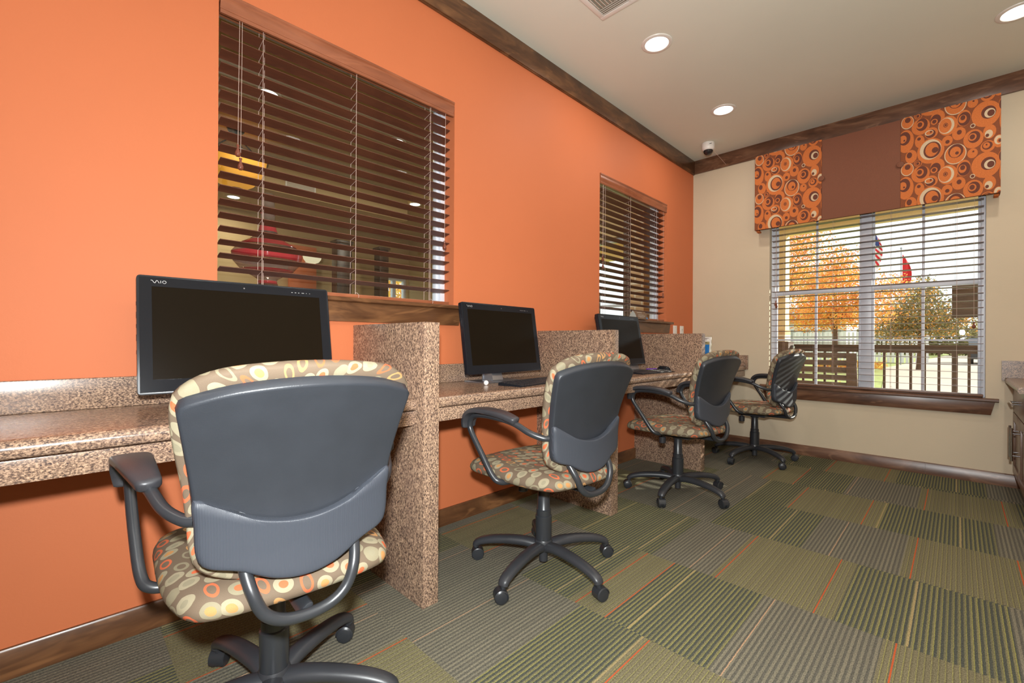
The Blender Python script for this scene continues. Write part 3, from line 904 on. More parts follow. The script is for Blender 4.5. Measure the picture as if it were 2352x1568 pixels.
cushion = pillow(cush_out, (0, 0.68), [(0.3, -0.058), (0.6, -0.057), (0.82, -0.054), (0.92, -0.048), (0.975, -0.038), (1.0, -0.026), (0.995, -0.014)], [(0.975, -0.009), (0.9, -0.0085), (0.5, -0.0085)], back_surf, 96, uvoff=(0.4, 0.2))
def seat_surf(a, b, h):
    z = 0.462
    z += (0.004 if b < 0 else -0.008)*(b/0.24)**2 - 0.006*math.exp(-(a*a+b*b)/0.02)
    return (a, b, z+h)
seat_out = [(-0.205, 0.236), (-0.10, 0.258), (0.0, 0.263), (0.10, 0.258), (0.205, 0.236), (0.234, 0.18), (0.237, 0.08), (0.235, -0.03), (0.226, -0.13), (0.200, -0.215), (0.150, -0.248), (0.0, -0.262), (-0.150, -0.248), (-0.200, -0.215), (-0.226, -0.13), (-0.235, -0.03), (-0.237, 0.08), (-0.234, 0.18)]
seatm = pillow(seat_out, (0, 0.0), [(0.3, 0.012), (0.6, 0.011), (0.80, 0.007), (0.90, -0.001), (0.965, -0.012), (0.995, -0.026), (1.0, -0.036)], [(0.985, -0.046), (0.94, -0.053), (0.85, -0.058), (0.4, -0.060)], seat_surf, 96)

def arm_meshes(sx):
    tb = MB()
    tb.tube([(sx*0.186, -0.205, 0.604), (sx*0.205, -0.190, 0.606), (sx*0.232, -0.150, 0.622), (sx*0.252, -0.09, 0.650), (sx*0.268, -0.02, 0.662), (sx*0.277, 0.06, 0.664), (sx*0.281, 0.115, 0.655), (sx*0.281, 0.140, 0.628), (sx*0.279, 0.135, 0.590), (sx*0.272, 0.075, 0.510), (sx*0.262, 0.020, 0.435), (sx*0.245, -0.004, 0.414), (sx*0.20, -0.010, 0.408), (sx*0.08, -0.010, 0.404)], 0.0115, n=16, sub=7)
    pd = MB()
    P = catmull([Vector(p) for p in ((sx*0.250, -0.105, 0.655), (sx*0.262, -0.05, 0.672), (sx*0.272, 0.02, 0.680), (sx*0.279, 0.09, 0.678), (sx*0.279, 0.128, 0.662), (sx*0.280, 0.148, 0.632), (sx*0.279, 0.150, 0.604))], 8)
    N = len(P)
    n = 18
    vs = []
    for i, p in enumerate(P):
        d = (P[min(i+1, N-1)]-P[max(i-1, 0)]).normalized()
        side = Vector((1, 0, 0)); side = (side-d*side.dot(d)).normalized()
        nn = side.cross(d)
        f = i/(N-1)
        wdt = 0.020+0.018*math.sin(min(1, f*1.6)*PI/2)-0.009*max(0, f-0.75)/0.25
        th = 0.010*(1-0.3*f)
        e = min(1.0, min(i, N-1-i)/2.0+0.35)
        for k in range(n):
            q = 2*PI*k/n
            cx = math.copysign(abs(math.cos(q))**0.6, math.cos(q)); cy = math.copysign(abs(math.sin(q))**0.75, math.sin(q))
            vs.append(p+side*cx*wdt*e+nn*cy*th*e+nn*0.006*(1 if cy > 0 else 0))
    fs = [(i*n+k, i*n+(k+1) % n, (i+1)*n+(k+1) % n, (i+1)*n+k) for i in range(N-1) for k in range(n)]
    fs += [tuple(reversed(range(n))), tuple(range((N-1)*n, N*n))]
    pd.add(vs, fs)
    return tb.mesh('armrest', M['blackmetal']), pd.mesh('arm_pad', M['blacksoft'], sharp=50)

def leg_mesh():
    P = catmull([Vector(p) for p in ((0.020, 0, 0.098), (0.075, 0, 0.107), (0.15, 0, 0.106), (0.22, 0, 0.098), (0.270, 0, 0.086), (0.294, 0, 0.074), (0.300, 0, 0.062))], 7)
    N = len(P); n = 18; vs = []
    for i, p in enumerate(P):
        d = (P[min(i+1, N-1)]-P[max(i-1, 0)]).normalized()
        side = Vector((0, 1, 0)); nn = d.cross(side)*-1
        f = i/(N-1)
        wdt = 0.027-0.007*f if f < 0.9 else 0.0195
        th = 0.020-0.006*f
        for k in range(n):
            q = 2*PI*k/n
            cx = math.copysign(abs(math.cos(q))**0.8, math.cos(q)); cy = math.sin(q)
            vs.append(p+side*cx*wdt+nn*cy*th)
    fs = [(i*n+k, i*n+(k+1) % n, (i+1)*n+(k+1) % n, (i+1)*n+k) for i in range(N-1) for k in range(n)]
    fs += [tuple(reversed(range(n))), tuple(range((N-1)*n, N*n))]
    mb = MB(); mb.add(vs, fs)
    return mb.mesh('leg', M['blackbase'], sharp=60)
def hood_mesh():
    mb = MB()
    mb.cyl((0, 0, 0.050), (0, 0, 0.064), 0.0095, n=16)
    n = 14; vs = []
    rr = 0.0265
    cy = [-0.0215, -0.019, 0.019, 0.0215]
    rad = [rr-0.004, rr, rr, rr-0.004]
    ang = [R(-25+ (205)*k/n) for k in range(n+1)]
    for y, r_ in zip(cy, rad):
        for a in ang: vs.append((math.cos(a)*r_-0.008, y, 0.0275+math.sin(a)*r_))
    fs = []
    m = n+1
    for i in range(3):
        for k in range(n): fs.append((i*m+k, i*m+k+1, (i+1)*m+k+1, (i+1)*m+k))
    mb.add(vs, fs)
    mb.box((-0.02, -0.0035, 0.010), (0.010, 0.0035, 0.048))
    return mb.mesh('caster', M['rubber'], sharp=40)
def wheel_mesh():
    mb = MB()
    mb.lathe([(0.001, -0.008), (0.020, -0.0085), (0.0235, -0.006), (0.0245, -0.003), (0.0245, 0.004), (0.0225, 0.0075), (0.014, 0.0085), (0.001, 0.009)], (-0.008, 0, 0.0255), 28, axis='y')
    return mb.mesh('wheel', M['rubber'], sharp=50)
CH = dict(shell=shell.mesh('back_shell', M['blackplas'], sharp=60), lumbar=lumbar.mesh('lumbar_panel', M['ribbed'], sharp=60), cushion=cushion.mesh('backrest', M['fabric'], sharp=80), seat=seatm.mesh('seat', M['fabric'], sharp=80), leg=leg_mesh(), hood=hood_mesh(), wheel=wheel_mesh())
CH['armL'], CH['padL'] = arm_meshes(-1)
CH['armR'], CH['padR'] = arm_meshes(1)
mb = MB(); mb.lathe([(0.018, 0.036), (0.018, 0.082)], n=24); mb.lathe([(0.030, 0.080), (0.037, 0.084), (0.038, 0.118), (0.034, 0.127)], n=28)
CH['hub'] = mb.mesh('hub', M['blackbase'])
mb = MB(); mb.lathe([(0.0335, 0.1275), (0.0345, 0.224), (0.033, 0.226), (0.0305, 0.228), (0.0305, 0.250), (0.028, 0.252), (0.0265, 0.254), (0.0235, 0.352), (0.020, 0.354)], n=28)
CH['column'] = mb.mesh('column', M['blackmetal'])
mb = MB(); mb.box((-0.07, -0.11, 0.366), (0.07, 0.10, 0.398)); mb.cyl((0, 0, 0.350), (0, 0, 0.368), 0.032)
mb.tube([(0.0, -0.06, 0.384), (0.0, -0.16, 0.386), (0.0, -0.262, 0.388)], 0.018, n=12, flat=0.5)
CH['mech'] = mb.mesh('tilt_mechanism', M['blackmetal'], bevel=0.003)
mb = MB(); mb.cyl((-0.040, 0.085, 0.352), (-0.040, 0.085, 0.368), 0.009); mb.lathe([(0.016, 0.312), (0.021, 0.315), (0.022, 0.350), (0.018, 0.3535)], (-0.040, 0.085, 0), 22)
CH['knob'] = mb.mesh('tension_knob', M['blacksoft'])
mb = MB(); mb.tube([(-0.112, -0.212, 0.545), (-0.110, -0.234, 0.505), (-0.100, -0.262, 0.458), (-0.078, -0.270, 0.412), (-0.034, -0.272, 0.388), (0.034, -0.272, 0.388), (0.078, -0.270, 0.412), (0.100, -0.262, 0.458), (0.110, -0.234, 0.505), (0.112, -0.212, 0.545)], 0.0120, n=16, sub=7)
CH['ubar'] = mb.mesh('support_bar', M['blackmetal'])
mb = MB(); mb.tube([(0.06, 0.03, 0.380), (0.15, 0.04, 0.384), (0.20, 0.045, 0.380)], 0.005, n=8); mb.box((0.19, 0.035, 0.374), (0.235, 0.058, 0.381))
CH['lever'] = mb.mesh('height_lever', M['blacksoft'])

def make_chair(x, y, theta, base, dz, label):
    t = thing('office_chair', label, 'chair', (x, y, 0), R(theta-90), 'swivel office chairs along the desks')
    def part(n, k, z=True, parent=None, **kw): return obj(n, CH[k], parent or t, kw.get('loc', (0, 0, dz if z else 0)), kw.get('rot'))
    part('seat', 'seat'); part('backrest', 'cushion')
    sh = part('back_shell', 'shell')
    obj('lumbar_panel', CH['lumbar'], sh)
    for s in 'LR':
        a = part('armrest', 'arm'+s)
        obj('arm_pad', CH['pad'+s], a)
    part('support_bar', 'ubar'); mc = part('tilt_mechanism', 'mech')
    obj('tension_knob', CH['knob'], mc); obj('height_lever', CH['lever'], mc)
    part('column', 'column', False); part('hub', 'hub', False)
    rnd = random.Random(int(x*1000+y*100))
    sw = CASTER.get(round(y), [rnd.uniform(0, 360) for _ in range(5)])
    for k in range(5):
        a = R(base+72*k-(theta-90))
        part('leg', 'leg', False, rot=(0, 0, a))
        c = part('caster', 'hood', False, loc=(0.300*math.cos(a), 0.300*math.sin(a), 0), rot=(0, 0, R(sw[k])))
        for s, f in ((0.0115, 1), (-0.0115, -1)):
            obj('wheel', CH['wheel'], c, (0, s, 0), (0, 0, 0) if f > 0 else (0, 0, 0))
    return t
CASTER = {}
make_chair(0.661, 0.388, 175.5, 47, -0.001, 'nearest office chair, back turned, before the large dark monitor')
make_chair(0.655, 1.437, 176.4, 65.5, 0.0, 'office chair between the first and second granite dividers, white ball on its desk')
make_chair(0.636, 2.753, 174.2, 61, -0.003, 'office chair at the third desk, sunlit seat, beside last divider')
make_chair(0.712, 4.004, 171.2, 38, -0.006, 'farthest office chair below the back window, sun stripes on its back')

# ------------------------------------------------------------------ all-in-one computers
def ribbon(mb, pts, wd, X, mi=0):
    """flat strokes on a plane x = X; pts are (y, z) polylines"""
    for (a, b), (c, d) in zip(pts, pts[1:]):
        l = math.hypot(c-a, d-b) or 1
        nx, ny = -(d-b)/l*wd/2, (c-a)/l*wd/2
        mb.add([(X, a+nx, b+ny), (X, c+nx, d+ny), (X, c-nx, d-ny), (X, a-nx, b-ny)], [(0, 1, 2, 3)], mi)
M['logo'] = plain('silver_print', rgb(196, 196, 200), 0.3, 0.3)
def tf(me, rot, off):
    me.transform(Matrix.Translation(off) @ rot)
    return me
def computer(x, y, az, tilt, label, neck_off=0.0, neck_w=0.085):
    t = thing('desktop_computer', label, 'computer', (x, y, ZD+0.0005), R(az), 'all in one computers on the wall desks')
    W, Hh, zc = 0.575, 0.368, 0.229
    rot = Matrix.Rotation(R(-tilt), 4, 'Y'); off = Vector((0, 0, zc))
    def part(mb, name, mats, parent=None, **kw):
        me = tf(mb.mesh(name, mats, **kw), rot, off)
        return obj(name, me, parent or t)
    b = MB()
    def rr(w, h, r, n=5):
        out = []
        for cx, cy, a0 in ((w-r, h-r, 0), (-w+r, h-r, 90), (-w+r, -h+r, 180), (w-r, -h+r, 270)):
            for k in range(n): 
                a = R(a0+90*k/(n-1)); out.append((cx+r*math.cos(a), cy+r*math.sin(a)))
        return out
    b.prism(rr(W/2, Hh/2, 0.010), 'x', -0.026, -0.003)
    b.prism(rr(W/2-0.03, Hh/2-0.03, 0.02), 'x', -0.044, -0.026)
    for k, zz in enumerate((0.09, 0.05, 0.02, -0.02, -0.06)):
        b.box((-0.020, -W/2-0.0008, zz), (-0.012, -W/2+0.001, zz+0.012+0.008*(k % 2)))
    cs = part(b, 'case', M['case'], sharp=30, bevel=0.0015)
    f = MB()
    # glossy face ring around the screen
    y0, y1, z0, z1 = -W/2+0.036, W/2-0.034, -Hh/2+0.044, Hh/2-0.035
    Y0, Y1, Z0, Z1 = -W/2+0.006, W/2-0.006, -Hh/2+0.006, Hh/2-0.006
    X = -0.0015
    f.box((-0.003, Y0, Z0), (X, y0, Z1)); f.box((-0.003, y1, Z0), (X, Y1, Z1)); f.box((-0.003, y0, z1), (X, y1, Z1)); f.box((-0.003, y0, Z0), (X, y1, z0))
    bz = part(f, 'bezel', M['bezel'])
    s = MB(); s.box((-0.003, y0+0.0002, z0+0.0002), (X-0.0003, y1-0.0002, z1-0.0002))
    part(s, 'screen', M['screen'])
    g = MB()
    X2 = X+0.0006
    L0, LZ, k = y0-0.002, z1+0.011, 0.0085
    ribbon(g, [(L0, LZ+k), (L0+0.004, LZ+k*0.9), (L0+0.008, LZ+0.001), (L0+0.0105, LZ), (L0+0.014, LZ+k*0.95), (L0+0.0165, LZ+k*0.95), (L0+0.021, LZ)], 0.0014, X2)
    ribbon(g, [(L0+0.0245, LZ), (L0+0.0245, LZ+k)], 0.0014, X2)
    ribbon(g, [(L0+0.0335+0.0045*math.cos(2*PI*q/14), LZ+k/2+0.0043*math.sin(2*PI*q/14)) for q in range(15)], 0.0013, X2)
    part(g, 'logo', M['logo'], bz, recalc=False)
    g = MB()
    for q, wd in ((0.100, 0.005), (0.088, 0.005), (0.076, 0.004), (0.064, 0.009), (0.048, 0.0025), (0.036, 0.0025)):
        ribbon(g, [(y1-q, z1+0.013), (y1-q+wd, z1+0.013)], 0.0016, X2)
    part(g, 'button_marks', M['logo'], bz, recalc=False)
    g = MB(); g.cyl((X, 0, z1+0.015), (X2, 0, z1+0.015), 0.0022, n=12)
    part(g, 'webcam', M['silver'], bz)
    st = MB()
    st.box((-0.070, neck_off-neck_w/2, 0.004), (-0.060, neck_off+neck_w/2, 0.13))
    st.box((-0.062, neck_off-neck_w/2, 0.10), (-0.040, neck_off+neck_w/2, 0.13))
    st.prism([(-0.10, -0.002+0.002), (0.075, 0.0), (0.078, 0.003), (-0.058, 0.0065), (-0.10, 0.0065)], 'y', neck_off-0.14, neck_off+0.14)
    st.box((-0.062, neck_off-neck_w/2, 0.005), (0.004, neck_off+neck_w/2, 0.010))
    st.prism([(-0.060, 0.006), (0.012, 0.0075), (-0.006, 0.060), (-0.060, 0.11)], 'y', neck_off-neck_w/2+0.004, neck_off+neck_w/2-0.004)
    st.build('stand', M['silver'], t, bevel=0.0012)
    return t
computer(0.163, 0.451, -1.6, 10.5, 'large dark screen computer on the desk before the nearest chair')
computer(0.141, 1.704, 2.4, 8.6, 'dark screen computer beside white ball, second from the left', neck_off=-0.06)
computer(0.150, 2.905, 1.0, 10.5, 'dark screen computer partly behind the second divider, below the corner window', neck_off=0.13, neck_w=0.20)

# keyboards
M['key'] = plain('black_keys', rgb(38, 38, 42), 0.35)
def keyboard(x, y, rz, label):
    t = thing('keyboard', label, 'keyboard', (x, y, ZD+0.0004), R(rz), 'black keyboards on the wall desks')
    b = MB()
    b.prism([(-0.066, 0.0), (0.068, 0.0), (0.068, 0.005), (-0.060, 0.0150), (-0.066, 0.013)], 'y', -0.215, 0.215)
    b.build('case', M['bezel'], t, bevel=0.001)
    k = MB()
    sl = (0.005-0.0150)/0.128
    for r in range(6):
        xx = 0.056-r*0.0205
        n = 20
        yy = -0.206
        wds = [0.0185]*n
        if r == 0: wds = [0.024, 0.02, 0.02, 0.12, 0.02, 0.02, 0.024, 0.0185, 0.0185, 0.0185, 0.038, 0.0185]
        for wd in wds:
            if yy+wd > 0.208: break
            z = 0.0142+sl*(xx+0.052)
            k.add([(xx-0.0080, yy+0.001, z), (xx+0.0080, yy+0.001, z-0.0012), (xx+0.0080, yy+wd-0.001, z-0.0012), (xx-0.0080, yy+wd-0.001, z),
                   (xx-0.0062, yy+0.0024, z+0.004), (xx+0.0062, yy+0.0024, z+0.0028), (xx+0.0062, yy+wd-0.0024, z+0.0028), (xx-0.0062, yy+wd-0.0024, z+0.004)],
                  [(0, 3, 2, 1), (4, 5, 6, 7), (0, 1, 5, 4), (1, 2, 6, 5), (2, 3, 7, 6), (3, 0, 4, 7)])
            yy += wd+0.0022
    k.build('keys', M['key'], t, sharp=20)
keyboard(0.350, 1.712, 9, 'black keyboard on the desk in front of the second computer')
keyboard(0.360, 2.92, -3, 'black keyboard near the mouse and purple pen')

m_ = MB(); m_.lathe([(0.0005, 0.0), (0.0055, 0.0012), (0.0095, 0.0045), (0.0118, 0.0095), (0.0120, 0.0120), (0.0112, 0.0165), (0.0085, 0.0205), (0.0045, 0.0232), (0.0005, 0.0240)], n=28)
b_ = m_.build('ball', plain('white_gloss_ball', rgb(240, 236, 232), 0.2, var=0.01)); b_.location = (0.268, 1.457, ZD)
tag(b_, 'small white ball lying on the second desk', 'ball')

t = thing('mouse', 'black computer mouse on the third desk beside purple pen', 'mouse', (0.330, 3.185, ZD+0.0004), R(-8))
n = 20; vs = []; rings = 9
mb = MB()
for i in range(rings):
    f = i/(rings-1); z = 0.036*math.sin(f*PI/2)
    sc = math.cos(f*PI/2)**0.55
    for k in range(n):
        a = 2*PI*k/n
        vs.append((0.056*math.cos(a)*sc-0.006*f, 0.031*math.sin(a)*sc*(1-0.12*math.cos(a)), z))
mb.add(vs, [(i*n+k, i*n+(k+1) % n, (i+1)*n+(k+1) % n, (i+1)*n+k) for i in range(rings-1) for k in range(n)]+[tuple(reversed(range(n))), tuple(range((rings-1)*n, rings*n))])
mb.build('shell', M['bezel'], t)
mb = MB(); mb.cyl((-0.030, -0.0035, 0.030), (-0.030, 0.0035, 0.030), 0.008, n=18); mb.build('scroll_wheel', M['rubber'], t)
t = thing('pen', 'purple pen lying behind the mouse on third desk', 'pen', (0.205, 3.245, ZD+0.0055), R(72))
MB().cyl((-0.060, 0, 0), (0.045, 0, 0), 0.005, n=14).build('barrel', plain('purple_plastic', rgb(112, 52, 190), 0.3), t)
MB().cyl((0.045, 0, 0), (0.065, 0, 0), 0.005, 0.001, n=14).build('tip', M['case'], t)

# tent card on the corner window sill
M['card_grey'] = plain('card_light_grey', rgb(176, 176, 170), 0.6, var=0.02)
M['card_brown'] = plain('card_brown_print', rgb(112, 88, 70), 0.6, var=0.03)
M['card_white'] = plain('card_white_print', rgb(214, 208, 200), 0.6)
M['card_blue'] = plain('card_blue_print', rgb(70, 130, 190), 0.6)
t = thing('tent_card', 'small brown and grey triangular notice with white lettering on window sill', 'notice', (0.0345, 3.335, 1.1374))
def tri(k): return [(-0.033, 0.0), (0.033, 0.0), (0.030, 0.022), (0.018, 0.048), (0.001, 0.068), (-0.001, 0.068), (-0.018, 0.048), (-0.030, 0.022)]
mb = MB(); mb.prism([(a*0.99, b*0.99) for a, b in tri(0)], 'y', -0.095, -0.0915); mb.build('end_panel', M['card_grey'], t)
mb = MB(); mb.prism(tri(0), 'y', -0.091, 0.095); mb.build('body', M['card_brown'], t)
mb = MB()
def onface(u, v):   # point on the camera side face, u along y, v 0..1 up
    x = 0.0325+(0.0012-0.0325)*(v**1.25); z = 0.002+0.064*v
    return (x+0.0022*math.sin(v*PI)+0.0035, u, z)
rn = random.Random(5)
for v, u0, u1, th in ((0.80, -0.050, 0.030, 0.05), (0.62, -0.050, 0.066, 0.022), (0.54, -0.050, 0.040, 0.022), (0.45, -0.050, 0.060, 0.022), (0.30, -0.060, 0.050, 0.035), (0.2, -0.04, 0.03, 0.02)):
    u = u0
    while u < u1:
        l = rn.uniform(0.006, 0.016)
        mb.add([onface(u, v), onface(min(u+l, u1), v), onface(min(u+l, u1), v+th), onface(u, v+th)], [(0, 1, 2, 3)])
        u += l+0.003
mb.build('lettering', M['card_white'], t, recalc=False)
mb = MB(); mb.add([onface(0.066, 0.05), onface(0.088, 0.05), onface(0.088, 0.24), onface(0.066, 0.24)], [(0, 1, 2, 3)]); mb.build('blue_mark', M['card_blue'], t, recalc=False)

# wall plates by the room corner
def wall_plate(y, label, sockets):
    t = thing('wall_plate', label, 'outlet', (0, y, 1.05), group='white wall plates beside the room corner')
    m = MB(); m.box((0.0004, -0.036, -0.060), (0.006, 0.036, 0.060)); m.build('plate', M['white_plastic'], t, bevel=0.0015)
    for s in (-1, 1):
        if sockets:
            m = MB(); m.cyl((0.0058, 0, s*0.020), (0.0075, 0, s*0.020), 0.0165, n=24); q = m.build('socket', M['white_paint'], t)
            m = MB()
            for dy in (-0.006, 0.006): m.box((0.0072, dy-0.001, s*0.020-0.001), (0.0079, dy+0.001, s*0.020+0.008))
            m.cyl((0.0072, 0, s*0.020-0.008), (0.0079, 0, s*0.020-0.008), 0.002, n=10)
            m.build('slots', M['case'], q)
        else:
            m = MB(); m.cyl((0.006, 0, s*0.042), (0.0072, 0, s*0.042), 0.003, n=12); m.build('screw', M['silver'], t)
wall_plate(4.070, 'blank white wall plate, left one above the last divider', False)
wall_plate(4.215, 'white wall socket nearest the room corner', True)

# brochure in a stand on the corner desk
t = thing('brochure', 'blue and white brochure standing in clear holder behind the last divider', 'brochure', (0.315, 3.93, ZD+0.0005), R(0))
rotb = Matrix.Rotation(R(-6), 4, 'X')
def bp(mb, name, mat, rc=True):
    me = mb.mesh(name, mat, recalc=rc); me.transform(rotb); return obj(name, me, t)
mb = MB(); mb.box((-0.065, -0.002, 0.005), (0.065, 0.004, 0.262)); bp(mb, 'card', M['white_plastic'])
mb = MB(); mb.box((-0.052, -0.0028, 0.02), (0.052, -0.0022, 0.196)); bp(mb, 'blue_picture', plain('brochure_blue', rgb(34, 120, 196), 0.4, var=0.25, nscale=14))
mb = MB(); mb.box((-0.052, -0.0028, 0.197), (0.052, -0.0022, 0.222)); bp(mb, 'photo_strip', plain('brochure_photo', rgb(150, 140, 100), 0.4, var=0.5, nscale=60))
mb = MB(); mb.add([(0.0, -0.0030, 0.02), (0.052, -0.0030, 0.02), (0.052, -0.0030, 0.085)], [(0, 1, 2)]); bp(mb, 'orange_corner', plain('brochure_orange', rgb(236, 150, 60), 0.4), False)
mb = MB()
for yy, a, b in ((0.250, -0.02, 0.045), (0.243, -0.02, 0.03), (0.234, -0.045, 0.03)): mb.box((a, -0.0027, yy), (b, -0.0022, yy+0.0035))
bp(mb, 'heading', M['card_brown'])
mb = MB(); mb.box((-0.070, -0.0065, 0.0), (0.070, -0.0045, 0.20)); mb.box((-0.070, 0.0055, 0.0), (0.070, 0.0075, 0.275)); mb.box((-0.070, -0.0044, 0.0), (0.070, 0.0054, 0.003))
bp(mb, 'clear_holder', pane_glass('clear_acrylic', gloss=0.8))

# ------------------------------------------------------------------ ceiling fittings
for i, (x, y) in enumerate(LIGHTS + LOBBY):
    inroom = i < len(LIGHTS)
    vis = {0: 'round ceiling downlight nearest the dome camera', 1: 'round ceiling downlight between the vent and the corner', 2: 'round ceiling downlight at the upper right edge'}
    lab = vis.get(i, 'round ceiling downlight above the aisle behind the camera' if inroom else 'round ceiling downlight in the room beyond the blinds')
    if not inroom:
        lab = ['bright round downlight in the next room, seen left through the nearest blind', 'bright round downlight in the next room, seen right through the nearest blind', 'low round downlight beyond the nearest blind, under the amber bowl', 'round downlight deep in the next room, near the dark columns', 'round downlight of the next room behind the orange wall, farthest left', 'added round downlight of the next room by its front window, brightening the corner blind'][i-len(LIGHTS)]
    elif i in (3, 4): lab = ['round ceiling downlight outside the view, mirrored right in the nearest window glass', 'round ceiling downlight outside the view, mirrored left in the nearest window glass'][i-3]
    elif i > 4: lab = ['downlight of this room behind the camera, beside the orange wall', 'downlight of this room directly right of the camera', 'downlight of this room farthest behind the camera on the right'][i-5]
    gr = None if i in vis else ('ceiling downlights of the computer room' if inroom else 'downlights in the room beyond the blinds')
    t = thing('ceiling_light', lab, 'light', (x, y, H-0.0005), group=gr)
    m = MB()
    m.lathe([(0.066, 0.0), (0.090, 0.0), (0.088, -0.004), (0.082, -0.0065), (0.069, -0.006), (0.066, -0.002)], n=48, close=False)
    m.build('trim_ring', M['white_paint'], t)
    m = MB(); m.lathe([(0.001, -0.0035), (0.066, -0.0035), (0.066, -0.001), (0.001, -0.001)], n=40, close=False)
    m.build('bulb', M['lampglow'] if inroom else M['lobbyglow'], t)

t = thing('ceiling_vent', 'square white louvred air vent in ceiling at top edge', 'vent', (0.469, 1.838, H-0.0005))
m = MB()
S, B_ = 0.300, 0.026
for a, b in (((0, 0, -0.007), (S, B_, 0)), ((0, S-B_, -0.007), (S, S, 0)), ((0, B_, -0.007), (B_, S-B_, 0)), ((S-B_, B_, -0.007), (S, S-B_, 0))): m.box(a, b)
m.build('frame', M['white_paint'], t, bevel=0.0015)
MB().box((B_, B_, -0.0015), (S-B_, S-B_, -0.0005)).build('duct', M['vent_dark'], t)
for k in range(4):
    m = MB(); yy = S-B_-0.010-k*0.013
    m.box((B_, yy-0.006, -0.0065), (S-B_, yy+0.006, -0.0050), rot=Matrix.Rotation(R(35), 3, 'X'))
    m.build('louvre', M['white_paint'], t)
for k in range(13):
    m = MB(); xx = B_+0.010+k*0.0185
    m.box((xx-0.008, B_, -0.0065), (xx+0.006, S-B_-0.060, -0.0050), rot=Matrix.Rotation(R(38), 3, 'Y'))
    m.build('louvre', M['white_paint'], t)
m = MB(); m.cyl((0.19, S-0.035, -0.012), (0.19, S-0.035, -0.004), 0.006, n=14); m.build('damper_lever', M['white_paint'], t)

t = thing('security_camera', 'white dome security camera on ceiling near the corner', 'camera', (0.275, 4.135, H-0.0005))
m = MB(); m.lathe([(0.052, 0.0), (0.055, -0.004), (0.055, -0.040), (0.052, -0.056), (0.044, -0.066), (0.040, -0.067)], n=40); m.build('housing', M['white_plastic'], t)
m = MB(); m.lathe([(0.040, -0.0675)]+[(0.040*math.cos(q), -0.070-0.036*math.sin(q)) for q in (0.0, 0.25, 0.5, 0.75, 1.0, 1.25, 1.45)]+[(0.0008, -0.106)], n=36); m.build('dome', M['domeblack'], t)
m = MB(); m.box((0.030, -0.0500, -0.030), (0.050, -0.0480, -0.026), rot=Matrix.Rotation(R(0), 3, 'Z')); m.add([(0.022, -0.0508, -0.026), (0.046, -0.0305, -0.026), (0.046, -0.0305, -0.030), (0.022, -0.0508, -0.030)], [(0, 1, 2, 3)]); m.build('brand_plate', M['case'], t, recalc=False)
m = MB(); m.tube([(0.054, 0.0, -0.035), (0.058, 0.004, -0.06), (0.050, 0.01, -0.085), (0.052, 0.12, -0.10), (0.05, 0.30, -0.12)], 0.0012, n=6); m.build('wire', M['cord'], t)

# ------------------------------------------------------------------ base cabinet on the right
CX = 2.148
t = thing('base_cabinet', 'brown wooden base cabinet with chrome bar handles at right edge', 'cabinet', (CX, 3.57, 0))
L = D-0.0015-3.57
m = MB(); m.box((0.020, 0, 0.100), (XR-CX-0.001, L, 0.6915)); m.box((0.075, 0, 0.0005), (XR-CX-0.001, L, 0.0995)); m.build('body', M['cabwood'], t, bevel=0.001)
hw = L/2
def shaker(m, y0, y1, z0, z1, fr=0.055):
    m.box((0.0, y0, z0), (0.0195, y0+fr, z1)); m.box((0.0, y1-fr, z0), (0.0195, y1, z1))
    m.box((0.0, y0+fr, z1-fr), (0.0195, y1-fr, z1)); m.box((0.0, y0+fr, z0), (0.0195, y1-fr, z0+fr))
    m.box((0.008, y0+fr, z0+fr), (0.0195, y1-fr, z1-fr))
def bar_handle(parent, a, b, out):
    m = MB()
    a = Vector(a); b = Vector(b); o = Vector((-out, 0, 0)); d = (b-a).normalized()
    m.cyl(a+o-d*0.012, b+o+d*0.012, 0.006, n=18)
    for q in (a+d*0.02, b-d*0.02): m.cyl(q+Vector((0.0002, 0, 0)), q+o, 0.0045, n=14)
    m.build('handle', M['chrome'], parent)
for y0, y1, hy in ((0.004, hw-0.002, hw-0.060), (hw+0.002, L-0.004, hw+0.070)):
    m = MB(); shaker(m, y0, y1, 0.108, 0.505); dr = m.build('door', M['cabwood'], t, bevel=0.0012)
    bar_handle(dr, (0, hy, 0.275), (0, hy, 0.445), 0.034)
m = MB(); m.box((0.0, 0.004, 0.512), (0.0195, L-0.004, 0.688)); drw = m.build('drawer', M['cabwood'], t, bevel=0.0015)
bar_handle(drw, (0, hw-0.11, 0.600), (0, hw+0.09, 0.600), 0.034)
t = thing('cabinet_countertop', 'grey granite look counter with backsplash at right edge', 'countertop', (CX, 3.57, 0))
prof = [(XR-CX-0.001, 0.692), (-0.030, 0.692), (-0.037, 0.698), (-0.038, 0.708)]+[(-0.024+0.014*math.cos(q), 0.713+0.0135*math.sin(q)) for q in (2.8, 2.4, 2.0)]+[(-0.02, 0.7275), (XR-CX-0.001, 0.7275)]
MB().prism(prof, 'y', -0.03, L-0.0005).build('slab', M['laminate_r'], t, sharp=50)
MB().box((-0.052, L-0.021, 0.709), (-0.0385, L-0.0005, 0.841)).box((-0.0384, L-0.021, 0.728), (XR-CX-0.001, L-0.0005, 0.841)).build('backsplash', M['laminate_r'], t)
t = thing('snack_packet', 'small orange and yellow packet on the right counter', 'packet', (2.215, 4.03, 0.741), R(25))
m = MB(); m.tube([(-0.05, 0, 0.008), (-0.02, 0.003, 0.014), (0.02, -0.002, 0.014), (0.05, 0, 0.008)], 0.016, n=12, flat=2.2, rfun=lambda f: 0.007+0.008*math.sin(PI*f)); m.build('wrapper', plain('orange_wrapper', rgb(240, 160, 50), 0.35, var=0.3, nscale=30), t)

